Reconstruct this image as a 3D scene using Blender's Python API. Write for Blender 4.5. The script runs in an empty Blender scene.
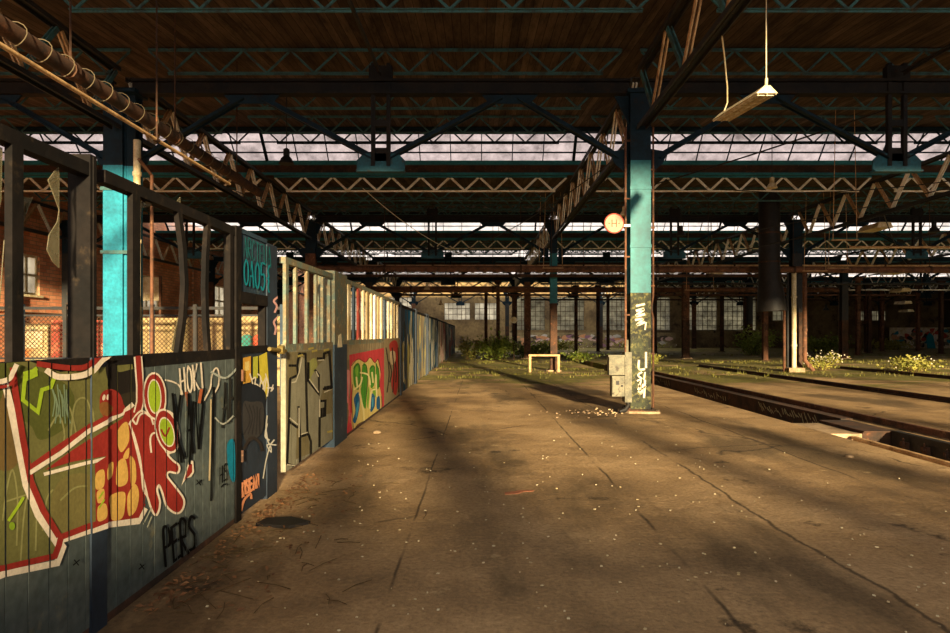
import bpy, bmesh, math, random
from mathutils import Vector, Matrix
R = random.Random(11)
SC = bpy.context.scene
C = SC.collection
F, VX, VY, H = 633.0, 478.0, 335.0, 1.6        # focal length in pixels, vanishing point, eye height
XW = -2.06                                     # face of the painted partition
PI = math.pi
def at(px, py, Y): return Vector(((px-VX)/F*Y, Y, H+(VY-py)/F*Y))
def wallY(px): return -XW*F/(VX-px)
def S(r, g, b):
    f = lambda c: (c/255/12.92) if c/255 <= .04045 else ((c/255+.055)/1.055)**2.4
    return (f(r), f(g), f(b))

# ------------------------------------------------------------------ materials
M = {}
def new_mat(name):
    m = bpy.data.materials.new(name); m.use_nodes = True
    nt = m.node_tree; nt.nodes.clear()
    out = nt.nodes.new('ShaderNodeOutputMaterial')
    return m, nt, out
def N(nt, t, **kw):
    n = nt.nodes.new(t)
    for k, v in kw.items():
        if k.startswith('i_'):
            key = k[2:]
            n.inputs[int(key) if key.isdigit() else key.replace('_', ' ')].default_value = v
        else: setattr(n, k, v)
    return n
def L(nt, a, ao, b, bi): nt.links.new(a.outputs[ao], b.inputs[bi])
def ramp(nt, src, so, stops):
    r = nt.nodes.new('ShaderNodeValToRGB'); e = r.color_ramp.elements
    while len(e) < len(stops): e.new(.5)
    for q, (p, c) in zip(e, stops): q.position = p; q.color = (*c, 1) if len(c) == 3 else c
    nt.links.new(src.outputs[so], r.inputs[0]); return r
def mixc(nt, fac, a, b, mode='MIX'):
    m = nt.nodes.new('ShaderNodeMix'); m.data_type = 'RGBA'; m.blend_type = mode
    for v, i in ((fac, 0), (a, 6), (b, 7)):
        if isinstance(v, tuple) and not hasattr(v[0], 'outputs'): m.inputs[i].default_value = (*v, 1) if len(v) == 3 else v
        elif isinstance(v, (int, float)): m.inputs[i].default_value = v
        else: nt.links.new(v[0].outputs[v[1]], m.inputs[i])
    return (m, 2)
G3 = lambda v: (v, v, v)
def worn(name, base, second=None, scale=3.0, lo=.45, hi=.62, third=None, rough=.75, metal=0.0, bump=.15, fine=.25, spec=.3):
    """paint or metal of one colour with worn patches of a second (and third) colour"""
    m, nt, out = new_mat(name)
    b = N(nt, 'ShaderNodeBsdfPrincipled', i_Roughness=rough, i_Metallic=metal)
    b.inputs['Specular IOR Level'].default_value = spec
    g = N(nt, 'ShaderNodeNewGeometry')
    n1 = N(nt, 'ShaderNodeTexNoise', i_Scale=scale, i_Detail=7.0, i_Roughness=.65); L(nt, g, 'Position', n1, 'Vector')
    n2 = N(nt, 'ShaderNodeTexNoise', i_Scale=scale*9, i_Detail=4.0); L(nt, g, 'Position', n2, 'Vector')
    col = base
    if second:
        f = ramp(nt, n1, 'Fac', [(lo, G3(0)), (hi, G3(1))]); col = mixc(nt, (f, 0), base, second)
    if third:
        n3 = N(nt, 'ShaderNodeTexNoise', i_Scale=scale*2.3, i_Detail=6.0, i_Roughness=.7); L(nt, g, 'Position', n3, 'Vector')
        f3 = ramp(nt, n3, 'Fac', [(hi-.04, G3(0)), (hi+.06, G3(1))]); col = mixc(nt, (f3, 0), col, third)
    fr = ramp(nt, n2, 'Fac', [(.3, G3(1-fine)), (.7, G3(1+fine*.4))])
    col = mixc(nt, 1.0, col, (fr, 0), 'MULTIPLY')
    nt.links.new(col[0].outputs[col[1]], b.inputs['Base Color'])
    if bump:
        bp = N(nt, 'ShaderNodeBump', i_Strength=bump, i_Distance=.01); L(nt, n2, 'Fac', bp, 'Height'); L(nt, bp, 'Normal', b, 'Normal')
    L(nt, b, 0, out, 0); M[name] = m; return m
worn('beamdark', S(34,31,27), S(22,24,25), 2.0, third=S(48,36,26), rough=.7, spec=.15)
worn('teal', S(36,112,116), S(26,88,94), 1.3, .4, .7, S(80,70,45), rough=.55)
worn('cyan', S(26,126,146), S(20,98,116), 2.0, .4, .7, S(60,60,50), rough=.5)
worn('bluedark', S(13,38,50), S(9,26,34), 2.0, third=S(34,28,22), rough=.7, spec=.2)
worn('steel', S(44,42,38), S(30,34,36), 2.5, third=S(60,40,26), rough=.6)
worn('tealdim', S(60,104,104), S(52,64,60), 3.0, third=S(84,66,44), rough=.6)
worn('pale', S(240,234,214), S(216,206,180), 4.0, third=S(150,120,84), rough=.6)
worn('paletan', S(196,160,112), S(150,116,76), 4.0, third=S(100,66,40), rough=.6)
worn('rust', S(106,70,48), S(66,46,34), 3.0, third=S(146,108,76), rough=.85)
worn('rustdark', S(74,50,34), S(46,36,28), 2.5, third=S(110,70,44), rough=.9)
worn('cream', S(220,206,168), S(190,168,120), 3.0, rough=.6)
worn('dullgreen', S(52,56,34), S(28,30,22), 4.0, .42, .55, S(96,92,52), rough=.75)
worn('mustard', S(122,100,44), S(84,76,40), 4.0, rough=.7)
worn('concrete', S(176,150,116), S(128,106,80), 2.0, rough=.95, bump=.4)
worn('graybox', S(112,106,84), S(80,78,62), 4.0, third=S(60,50,36), rough=.6)
worn('boards', S(86,93,88), S(68,78,76), 2.2, .38, .66, S(106,104,84), rough=.85, spec=.1)
worn('bluepanel', S(36,48,60), S(25,35,46), 2.4, .4, .66, S(76,78,70), rough=.6)
worn('bluepost', S(42,62,76), S(30,46,58), 2.0, .4, .66, S(84,96,92), rough=.6)
worn('frame', S(27,23,20), S(18,17,16), 3.0, third=S(46,38,28), rough=.85, spec=.1)
worn('tealdark', S(26,84,96), S(22,60,70), 2.0, third=S(60,50,36), rough=.6)
worn('ringsteel', S(96,84,62), rough=.6)
worn('frameteal', S(92,110,98), S(120,104,74), 5.0, .4, .6, S(160,146,110), rough=.7)
worn('silver', S(140,136,114), S(114,110,90), 2.0, .35, .7, rough=.8, spec=.1)
worn('black', S(26,24,22), S(38,34,30), 3.0, rough=.6)
worn('stem', S(88,70,40), rough=.9)
worn('plaster', S(150,134,100), S(112,96,66), .6, .4, .65, S(92,70,44), rough=.95)
worn('farwall', S(124,104,70), S(84,68,46), .35, .42, .6, S(58,46,34), rough=.95)
worn('plasterdark', S(84,74,58), S(60,52,42), .6, .4, .65, S(104,84,56), rough=.95)
worn('yellowboard', S(164,144,100), S(134,114,80), 1.5, .4, .65, rough=.9)
worn('redboard', S(140,58,46), S(176,110,80), 1.8, .5, .6, S(222,190,150), rough=.9)
worn('creamboard', S(184,166,120), S(214,130,70), 1.4, .52, .6, S(110,140,120), rough=.9)
PC = {}
def paint(rgb):
    if rgb not in PC:
        PC[rgb] = worn('spray_%d_%d_%d' % rgb, S(*rgb), tuple(c*.78 for c in S(*rgb)), 6.0, .4, .7, rough=.8, bump=.05, fine=.15, spec=.06)
    return PC[rgb]

def m_floor():
    m, nt, out = new_mat('floor_concrete')
    b = N(nt, 'ShaderNodeBsdfPrincipled', i_Roughness=.82); b.inputs['Specular IOR Level'].default_value = .25
    g = N(nt, 'ShaderNodeNewGeometry')
    def noise(scale, det=6., rg=.6, st=None, vec=None):
        n = N(nt, 'ShaderNodeTexNoise', i_Scale=scale, i_Detail=det, i_Roughness=rg)
        if st:
            mp = N(nt, 'ShaderNodeMapping'); mp.inputs['Scale'].default_value = st; L(nt, g, 'Position', mp, 'Vector'); L(nt, mp, 0, n, 'Vector')
        else: L(nt, g, 'Position', n, 'Vector')
        return n
    a = noise(.55, 9., .68); a1 = ramp(nt, a, 'Fac', [(.33, S(128,104,74)), (.48, S(164,134,94)), (.62, S(188,156,112)), (.74, S(150,126,94))])
    col = (a1, 0)
    s = noise(.5, 8., .62, (1., .35, 1.)); sf = ramp(nt, s, 'Fac', [(.50, G3(0)), (.60, G3(.75))]); col = mixc(nt, (sf, 0), col, S(80,66,46))
    s2 = noise(.9, 10., .7); s2f = ramp(nt, s2, 'Fac', [(.60, G3(0)), (.66, G3(.8))]); col = mixc(nt, (s2f, 0), col, S(44,36,26))
    # pale worn patches
    s3 = noise(1.7, 10., .72); s3f = ramp(nt, s3, 'Fac', [(.62, G3(0)), (.68, G3(.6))]); col = mixc(nt, (s3f, 0), col, S(206,178,132))
    # moss, growing further back
    sep = N(nt, 'ShaderNodeSeparateXYZ'); L(nt, g, 'Position', sep, 0)
    mr = N(nt, 'ShaderNodeMapRange', i_1=14.5, i_2=23.0); L(nt, sep, 'Y', mr, 0)
    mn = noise(.5, 8., .65, (.55, 1.3, 1.)); ad = N(nt, 'ShaderNodeMath', operation='MULTIPLY_ADD', i_1=.34); L(nt, mr, 0, ad, 0)
    nt.links.new(mn.outputs['Fac'], ad.inputs[2])
    mf = ramp(nt, ad, 0, [(.74, G3(0)), (.84, G3(.9))])
    mg = noise(5., 5.); mc = ramp(nt, mg, 'Fac', [(.35, S(70,74,26)), (.6, S(120,116,44)), (.75, S(150,134,66))])
    col = mixc(nt, (mf, 0), col, (mc, 0))
    # cracks
    wv = noise(1.2, 5.)
    wm = N(nt, 'ShaderNodeMix', data_type='VECTOR'); wm.inputs[0].default_value = .30
    L(nt, g, 'Position', wm, 4); nt.links.new(wv.outputs['Color'], wm.inputs[5])
    v = N(nt, 'ShaderNodeTexVoronoi', feature='DISTANCE_TO_EDGE', i_Scale=.42); nt.links.new(wm.outputs[1], v.inputs['Vector'])
    cf = ramp(nt, v, 'Distance', [(.0, G3(.8)), (.008, G3(0))])
    cm = noise(.35, 3.); cmf = ramp(nt, cm, 'Fac', [(.5, G3(0)), (.56, G3(1))])
    cff = mixc(nt, 1.0, (cf, 0), (cmf, 0), 'MULTIPLY')
    col = mixc(nt, cff, col, S(40,32,24))
    # slab joints running down the hall, one broken into a wandering crack
    for (jx, amp, wd) in ((1.45, .10, .010), (2.5, .35, .012), (-.55, .06, .007), (4.2, .2, .010)):
        jn = noise(.9, 6., .6); js = N(nt, 'ShaderNodeMath', operation='MULTIPLY_ADD', i_1=amp, i_2=-amp/2-jx); L(nt, jn, 'Fac', js, 0)
        ja = N(nt, 'ShaderNodeMath', operation='ADD'); L(nt, sep, 'X', ja, 0); L(nt, js, 0, ja, 1); jb = N(nt, 'ShaderNodeMath', operation='ABSOLUTE'); L(nt, ja, 0, jb, 0)
        jr = ramp(nt, jb, 0, [(wd*.6, G3(.75)), (wd*2.2, G3(0))]); jm = noise(.6, 3.); jmr = ramp(nt, jm, 'Fac', [(.42, G3(0)), (.52, G3(1))])
        jj = mixc(nt, 1.0, (jr, 0), (jmr, 0), 'MULTIPLY'); col = mixc(nt, jj, col, S(50,40,28))
    # grain
    gr = noise(26., 5., .7); grr = ramp(nt, gr, 'Fac', [(.3, G3(.62)), (.7, G3(1.18))]); col = mixc(nt, 1.0, col, (grr, 0), 'MULTIPLY')
    sv = N(nt, 'ShaderNodeTexVoronoi', feature='F1', i_Scale=7.); L(nt, g, 'Position', sv, 'Vector')
    svf = ramp(nt, sv, 'Distance', [(.045, G3(.7)), (.07, G3(0))])
    svm = noise(.8, 3.); svmf = ramp(nt, svm, 'Fac', [(.52, G3(0)), (.6, G3(1))])
    svx = mixc(nt, 1.0, (svf, 0), (svmf, 0), 'MULTIPLY'); col = mixc(nt, svx, col, S(200,186,150))
    nt.links.new(col[0].outputs[col[1]], b.inputs['Base Color'])
    rr = ramp(nt, a, 'Fac', [(.35, G3(.62)), (.6, G3(.9))]); L(nt, rr, 0, b, 'Roughness')
    bp = N(nt, 'ShaderNodeBump', i_Strength=.5, i_Distance=.02); L(nt, gr, 'Fac', bp, 'Height')
    bp2 = N(nt, 'ShaderNodeBump', i_Strength=.5, i_Distance=.12); L(nt, a, 'Fac', bp2, 'Height'); L(nt, bp, 'Normal', bp2, 'Normal')
    L(nt, bp2, 'Normal', b, 'Normal'); L(nt, b, 0, out, 0); M['floor'] = m
m_floor()

def m_deck():
    m, nt, out = new_mat('deck_planks')
    b = N(nt, 'ShaderNodeBsdfPrincipled', i_Roughness=.9); b.inputs['Specular IOR Level'].default_value = .15
    g = N(nt, 'ShaderNodeNewGeometry'); sep = N(nt, 'ShaderNodeSeparateXYZ'); L(nt, g, 'Position', sep, 0)
    d = N(nt, 'ShaderNodeMath', operation='DIVIDE', i_1=.17); L(nt, sep, 'X', d, 0)
    fl = N(nt, 'ShaderNodeMath', operation='FLOOR'); L(nt, d, 0, fl, 0)
    fr = N(nt, 'ShaderNodeMath', operation='FRACT'); L(nt, d, 0, fr, 0)
    wn = N(nt, 'ShaderNodeTexWhiteNoise', noise_dimensions='1D'); L(nt, fl, 0, wn, 'W')
    c1 = ramp(nt, wn, 'Value', [(0, S(72,60,49)), (.6, S(84,70,58)), (1, S(100,86,72))])
    mp = N(nt, 'ShaderNodeMapping'); mp.inputs['Scale'].default_value = (4., .6, 1.); L(nt, g, 'Position', mp, 0)
    n = N(nt, 'ShaderNodeTexNoise', i_Scale=1.0, i_Detail=10., i_Roughness=.78); L(nt, mp, 0, n, 'Vector')
    st = ramp(nt, n, 'Fac', [(.35, G3(.22)), (.6, G3(1.15))]); col = mixc(nt, 1., (c1, 0), (st, 0), 'MULTIPLY')
    gp = ramp(nt, fr, 0, [(.0, G3(0)), (.06, G3(1)), (.95, G3(1)), (1., G3(0))]); col = mixc(nt, 1., col, (gp, 0), 'MULTIPLY')
    nt.links.new(col[0].outputs[col[1]], b.inputs['Base Color']); L(nt, b, 0, out, 0); M['deck'] = m
m_deck()

def m_brick():
    m, nt, out = new_mat('red_brick')
    b = N(nt, 'ShaderNodeBsdfPrincipled', i_Roughness=.9)
    g = N(nt, 'ShaderNodeNewGeometry'); sep = N(nt, 'ShaderNodeSeparateXYZ'); L(nt, g, 'Position', sep, 0)
    cb = N(nt, 'ShaderNodeCombineXYZ'); L(nt, sep, 'Y', cb, 'X'); L(nt, sep, 'Z', cb, 'Y')
    t = N(nt, 'ShaderNodeTexBrick', i_Scale=1.0); t.inputs['Brick Width'].default_value = .42; t.inputs['Row Height'].default_value = .16
    t.inputs['Mortar Size'].default_value = .012
    t.inputs['Color1'].default_value = (*S(232,160,114), 1); t.inputs['Color2'].default_value = (*S(204,126,86), 1); t.inputs['Mortar'].default_value = (*S(150,124,96), 1)
    L(nt, cb, 0, t, 'Vector')
    n = N(nt, 'ShaderNodeTexNoise', i_Scale=.5, i_Detail=8.); L(nt, g, 'Position', n, 'Vector')
    st = ramp(nt, n, 'Fac', [(.35, G3(.55)), (.6, G3(1.1))]); col = mixc(nt, 1., (t, 0), (st, 0), 'MULTIPLY')
    nt.links.new(col[0].outputs[col[1]], b.inputs['Base Color']); L(nt, b, 0, out, 0); M['brick'] = m
m_brick()

def m_pane(name, col, tr=.5, dirt=.35, scale=1.2):
    m, nt, out = new_mat(name)
    g = N(nt, 'ShaderNodeNewGeometry')
    n = N(nt, 'ShaderNodeTexNoise', i_Scale=scale, i_Detail=7., i_Roughness=.7); L(nt, g, 'Position', n, 'Vector')
    cr = ramp(nt, n, 'Fac', [(.3, tuple(c*(1-dirt) for c in col)), (.62, col)])
    a = N(nt, 'ShaderNodeBsdfTransparent'); t = N(nt, 'ShaderNodeBsdfTranslucent'); L(nt, cr, 0, a, 0); L(nt, cr, 0, t, 0)
    mx = N(nt, 'ShaderNodeMixShader'); mx.inputs[0].default_value = 1-tr; L(nt, a, 0, mx, 1); L(nt, t, 0, mx, 2)
    gl = N(nt, 'ShaderNodeBsdfGlossy', i_Roughness=.2); m2 = N(nt, 'ShaderNodeMixShader'); m2.inputs[0].default_value = .05
    L(nt, mx, 0, m2, 1); L(nt, gl, 0, m2, 2); L(nt, m2, 0, out, 0); M[name] = m
m_pane('skyglass', (.44,.37,.37), .4, .72, 1.6)
m_pane('clearglass', (.76,.70,.66), .6, .5)
m_pane('paleglass', (.7,.66,.56), .3, .5, .9)
m_pane('wallglass', (.40,.38,.30), .3, .7, .9)
def m_shard():
    m, nt, out = new_mat('dirty_glass')
    g = N(nt, 'ShaderNodeNewGeometry')
    n = N(nt, 'ShaderNodeTexNoise', i_Scale=5., i_Detail=7., i_Roughness=.7); L(nt, g, 'Position', n, 'Vector')
    d = N(nt, 'ShaderNodeBsdfPrincipled', i_Roughness=.35); d.inputs['Base Color'].default_value = (*S(118,110,84), 1)
    a = N(nt, 'ShaderNodeBsdfTransparent'); a.inputs[0].default_value = (.8,.8,.72,1)
    f = ramp(nt, n, 'Fac', [(.3, G3(.25)), (.7, G3(.8))]); mx = N(nt, 'ShaderNodeMixShader'); L(nt, f, 0, mx, 0); L(nt, a, 0, mx, 1); L(nt, d, 0, mx, 2)
    L(nt, mx, 0, out, 0); M['shard'] = m
m_shard()
def m_leaf(name, c1, c2):
    m, nt, out = new_mat(name)
    g = N(nt, 'ShaderNodeNewGeometry')
    n = N(nt, 'ShaderNodeTexNoise', i_Scale=3.5, i_Detail=3.); L(nt, g, 'Position', n, 'Vector')
    c = ramp(nt, n, 'Fac', [(.35, c1), (.65, c2)])
    d = N(nt, 'ShaderNodeBsdfPrincipled', i_Roughness=.6); L(nt, c, 0, d, 'Base Color')
    t = N(nt, 'ShaderNodeBsdfTranslucent'); L(nt, c, 0, t, 0); mx = N(nt, 'ShaderNodeMixShader'); mx.inputs[0].default_value = .3
    L(nt, d, 0, mx, 1); L(nt, t, 0, mx, 2); L(nt, mx, 0, out, 0); M[name] = m
m_leaf('leafgreen', S(78,100,30), S(150,160,60))
m_leaf('leafyellow', S(112,116,40), S(176,166,80))
m_leaf('grass', S(92,94,34), S(140,132,60))
m_leaf('leafdry', S(100,66,42), S(176,128,84))
m_leaf('flower', S(226,216,190), S(240,232,216))

# ------------------------------------------------------------------ mesh builder
class MB:
    def __init__(s): s.v = []; s.f = []; s.m = []; s.mi = 0
    def add(s, vs, fs):
        b = len(s.v); s.v += [Vector(v) for v in vs]; s.f += [tuple(b+i for i in f) for f in fs]; s.m += [s.mi]*len(fs); return s
    def box(s, x0, x1, y0, y1, z0, z1):
        return s.add([(x0,y0,z0),(x1,y0,z0),(x1,y1,z0),(x0,y1,z0),(x0,y0,z1),(x1,y0,z1),(x1,y1,z1),(x0,y1,z1)],
                     [(0,3,2,1),(4,5,6,7),(0,1,5,4),(1,2,6,5),(2,3,7,6),(3,0,4,7)])
    def bar(s, p, q, w, h, up=(0,0,1)):
        p, q = Vector(p), Vector(q); d = (q-p).normalized(); u = Vector(up)
        if abs(d.dot(u)) > .98: u = Vector((0,1,0)) if abs(d.y) < .9 else Vector((1,0,0))
        sd = d.cross(u).normalized(); u = sd.cross(d)
        a, b = sd*w/2, u*h/2
        return s.add([p-a-b,p+a-b,p+a+b,p-a+b,q-a-b,q+a-b,q+a+b,q-a+b],
                     [(0,3,2,1),(4,5,6,7),(0,1,5,4),(1,2,6,5),(2,3,7,6),(3,0,4,7)])
    def ell(s, p, q, w, t, up=(0,0,1), flip=1):      # an angle iron
        p, q = Vector(p), Vector(q); d = (q-p).normalized(); u = Vector(up)
        if abs(d.dot(u)) > .98: u = Vector((0,1,0)) if abs(d.y) < .9 else Vector((1,0,0))
        sd = d.cross(u).normalized()*flip; u = sd.cross(d)*flip
        s.bar(p+u*(w/2-t/2), q+u*(w/2-t/2), w, t, up); s.bar(p+sd*(w/2-t/2)-u*t/2, q+sd*(w/2-t/2)-u*t/2, t, w-t, up); return s
    def tube(s, pts, r, n=8, cap=True):
        pts = [Vector(p) for p in pts]; rs = r if isinstance(r, (list, tuple)) else [r]*len(pts); b = len(s.v); u = None
        for i, p in enumerate(pts):
            d = (pts[min(i+1, len(pts)-1)]-pts[max(i-1, 0)]).normalized()
            if u is None:
                u = Vector((0,0,1)) if abs(d.z) < .9 else Vector((1,0,0))
            u = (u-d*u.dot(d)).normalized(); w = d.cross(u)
            s.v += [p+(u*math.cos(2*PI*k/n)+w*math.sin(2*PI*k/n))*rs[i] for k in range(n)]
        for i in range(len(pts)-1):
            for k in range(n):
                s.f.append((b+i*n+k, b+i*n+(k+1)%n, b+(i+1)*n+(k+1)%n, b+(i+1)*n+k)); s.m.append(s.mi)
        if cap:
            e = b+(len(pts)-1)*n
            s.f += [tuple(b+k for k in range(n))[::-1], tuple(e+k for k in range(n))]; s.m += [s.mi]*2
        return s
    def lathe(s, c, prof, n=20, axis='z'):
        c = Vector(c); b = len(s.v)
        for r, h in prof:
            for k in range(n):
                a = 2*PI*k/n; x, y = r*math.cos(a), r*math.sin(a)
                s.v.append(c+(Vector((x,y,h)) if axis == 'z' else Vector((x,h,y)) if axis == 'y' else Vector((h,x,y))))
        for i in range(len(prof)-1):
            for k in range(n):
                s.f.append((b+i*n+k, b+i*n+(k+1)%n, b+(i+1)*n+(k+1)%n, b+(i+1)*n+k)); s.m.append(s.mi)
        e = b+(len(prof)-1)*n
        s.f += [tuple(b+k for k in range(n))[::-1], tuple(e+k for k in range(n))]; s.m += [s.mi]*2
        return s
    def plate(s, pts, nrm):                           # polygon with thickness along nrm
        k = len(pts); nv = Vector(nrm)
        return s.add([Vector(p) for p in pts]+[Vector(p)+nv for p in pts],
                     [tuple(range(k))[::-1], tuple(range(k, 2*k))]+[(i, (i+1)%k, k+(i+1)%k, k+i) for i in range(k)])
ORG = {}
def build(name, mb, mats, parent=None, smooth=False, base=True):
    mats = mats if isinstance(mats, (list, tuple)) else [mats]
    if parent is not None: org = ORG[parent.name]
    else:
        xs = [v.x for v in mb.v]; ys = [v.y for v in mb.v]; zs = [v.z for v in mb.v]
        org = Vector(((min(xs)+max(xs))/2, (min(ys)+max(ys))/2, min(zs))) if base else Vector((0,0,0))
    me = bpy.data.meshes.new(name); me.from_pydata([tuple(v-org) for v in mb.v], [], mb.f)
    for m in mats: me.materials.append(M[m] if isinstance(m, str) else m)
    if len(mats) > 1: me.polygons.foreach_set('material_index', mb.m)
    bm = bmesh.new(); bm.from_mesh(me); bmesh.ops.recalc_face_normals(bm, faces=bm.faces); bm.to_mesh(me); bm.free()
    if smooth:
        for p in me.polygons: p.use_smooth = True
        try: me.set_sharp_from_angle(angle=math.radians(40))
        except Exception: pass
    o = bpy.data.objects.new(name, me); C.objects.link(o)
    if parent is not None: o.parent = parent
    else: o.location = org
    ORG[o.name] = org
    return o
LABELS = {}
def tag(o, label, cat, group=None):
    o['label'] = label; o['category'] = cat
    if group: o['group'] = group
    LABELS.setdefault(label, []).append(o.name)
    return o
def thing(name, loc, label, cat, group=None):
    o = bpy.data.objects.new(name, None); C.objects.link(o); o.location = loc; o.empty_display_size = .2
    ORG[o.name] = Vector(loc); return tag(o, label, cat, group)
def struct(name, mb, mats, parent=None, smooth=False):
    o = build(name, mb, mats, parent, smooth, base=False)
    if parent is None: o['kind'] = 'structure'
    return o
def dup(src, loc, label, rz=None):
    o = src.copy(); C.objects.link(o); o.location = loc; o['label'] = label; LABELS.setdefault(label, []).append(o.name)
    if rz is not None: o.rotation_euler.z = rz
    ORG[o.name] = Vector(loc)
    for ch in list(src.children):
        c = ch.copy(); C.objects.link(c); c.parent = o
        for g in list(ch.children):
            d = g.copy(); C.objects.link(d); d.parent = c
    return o
def smooth_pts(pts, n=6, closed=False):
    P = [Vector((p[0], p[1])) for p in pts]; k = len(P); out = []
    for i in range(k if closed else k-1):
        a, b, c, d = (P[(i-1) % k], P[i], P[(i+1) % k], P[(i+2) % k]) if closed else (P[max(i-1,0)], P[i], P[i+1], P[min(i+2,k-1)])
        for j in range(n):
            t = j/n
            out.append(.5*((2*b)+(c-a)*t+(2*a-5*b+4*c-d)*t*t+(3*b-a-3*c+d)*t**3))
    if not closed: out.append(P[-1])
    return out
# ------------------------------------------------------------------ layout of the hall
ROWS = [-18.15, -7.4, 3.35, 14.1, 24.85, 35.6, 46.35, 57.1]      # column rows, left to right
P = 14.9
VAL = [-7.4+P*k for k in range(6)]                                # valleys of the sawtooth roof
FRM = [-1.7+P*k for k in range(6)]                                # column frames
XL, XR, YB = -18.9, 57.6, 79.0
def deckz(Y):
    k = math.floor((Y-VAL[0])/P); return 7.24+.1*(Y-(VAL[0]+P*k))
BAY = ['far left bay', 'centre aisle bay', 'first right bay', 'second right bay', 'third right bay', 'fourth right bay', 'far right bay']
ROWN = ['along the brick wall', 'behind the painted partition', 'in line with the round sign', 'one row right of the round sign',
        'two rows right of the round sign', 'three rows right of the round sign', 'four rows right of the round sign']
NTH = ['nearest', 'second', 'third', 'fourth', 'fifth', 'sixth']

# floor with the sunken pit, whose far wall shows over its near edge
f = MB()
f.box(-30, 5.70, -14, 84, -.7, 0); f.box(5.70, 6.78, -14, 84, -.7, -.48); f.box(6.78, 62, -14, 84, -.7, 0)
struct('floor', f, 'floor')

# walls
b = MB()
wins = [(26.0, 27.3, 3.3, 5.0), (35.0, 37.6, 3.1, 5.0), (45, 48, 3, 5.2), (55, 58.5, 3, 5.2), (16, 17.6, 3.3, 5.0)]
ys = sorted([(w[0], w[1], w[2], w[3]) for w in wins]); y = -12
for (a, c, z0, z1) in ys:
    b.box(XL-.4, XL, y, a, 0, 8.9); b.box(XL-.4, XL, a, c, 0, z0); b.box(XL-.4, XL, a, c, z1, 8.9); y = c
b.box(XL-.4, XL, y, YB, 0, 8.9)
for k in range(9): b.box(XL, XL+.14, 9+8.2*k, 9.6+8.2*k, 0, 7.0)
b.box(XL, XL+.1, -12, YB, 2.55, 2.75); b.box(XL, XL+.12, -12, YB, 5.9, 6.15)
struct('wall_left', b, 'brick')
wn = [0]
def window(frame_mb, pane_mb, fm, pm):
    wn[0] += 1
    o = struct('window_%d' % wn[0], frame_mb, fm); build('pane', pane_mb, pm, o); return o
for (a, c, z0, z1) in ys:
    m = MB(); p = MB(); X = XL-.15
    for yy in (a+.04, (a+c)/2, c-.04): m.box(X-.04, X+.06, yy-.05, yy+.05, z0, z1)
    for zz in (z0+.05, z0+(z1-z0)*.5, z1-.05): m.box(X-.035, X+.055, a, c, zz-.05, zz+.05)
    m.box(X, X+.25, a-.1, c+.1, z0-.1, z0)
    p.box(X-.01, X+.01, a, c, z0, z1); window(m, p, 'cream', 'paleglass')

# far wall: masonry piers and wide gridded windows, low painted dado
b = MB(); gaps = []
for k in range(7):
    x0, x1 = ROWS[k], ROWS[k+1]
    if k == 1: gaps += [(-4.2, -1.0, 3.5, 5.6), (-.4, 2.6, 3.5, 5.6)]
    elif k < 5: gaps += [(x0+.9, x0+5.0, 2.2, 6.3), (x0+5.8, x0+9.9, 2.2, 6.3)]
    else: gaps += [(x0+1.2, x0+4.6, 3.4, 4.6)]
x = XL-.4
for (a, c, z0, z1) in gaps:
    b.box(x, a, YB, YB+.5, 0, 8.9); b.box(a, c, YB, YB+.5, 0, z0); b.box(a, c, YB, YB+.5, z1, 8.9); x = c
b.box(x, XR+.4, YB, YB+.5, 0, 8.9)
struct('wall_back', b, 'farwall')
for (a, c, z0, z1) in gaps:
    m = MB(); p = MB(); n = max(3, round((c-a)/.55))
    for i in range(n+1): xx = a+(c-a)*i/n; m.box(xx-.025, xx+.025, YB+.12, YB+.2, z0, z1)
    nz = max(2, round((z1-z0)/.6))
    for i in range(nz+1): zz = z0+(z1-z0)*i/nz; m.box(a, c, YB+.11, YB+.21, zz-.025, zz+.025)
    p.box(a, c, YB+.15, YB+.17, z0, z1); window(m, p, 'rustdark', 'paleglass' if a < 0 else 'wallglass')
# unseen wall added behind the viewpoint, its sill and piers shade the floor in stripes
b = MB(); b.box(XL, XR, -9.4, -9.0, 0, 2.7)
for xx in (1.55, 6.2, 8.2, 12, 16, 20, 24, 34, 44): b.box(xx-.25, xx+.25, -9.4, -9.0, 2.7, 9.4)
b.box(-8.7, XR, -9.4, -9.0, 9.4, 9.8)
b.box(2.5, 3.4, -9.4, -9.0, 2.7, 9.4); b.box(-8.7, -8.2, -9.4, -9.0, 2.7, 9.4)
struct('wall_rear_shade', b, 'brick')
b = MB(); b.box(XR, XR+.4, -9, YB+.5, 0, 8.9); struct('wall_right_shade', b, 'plasterdark')  # side wall added to keep the sun off the far right wall

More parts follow.
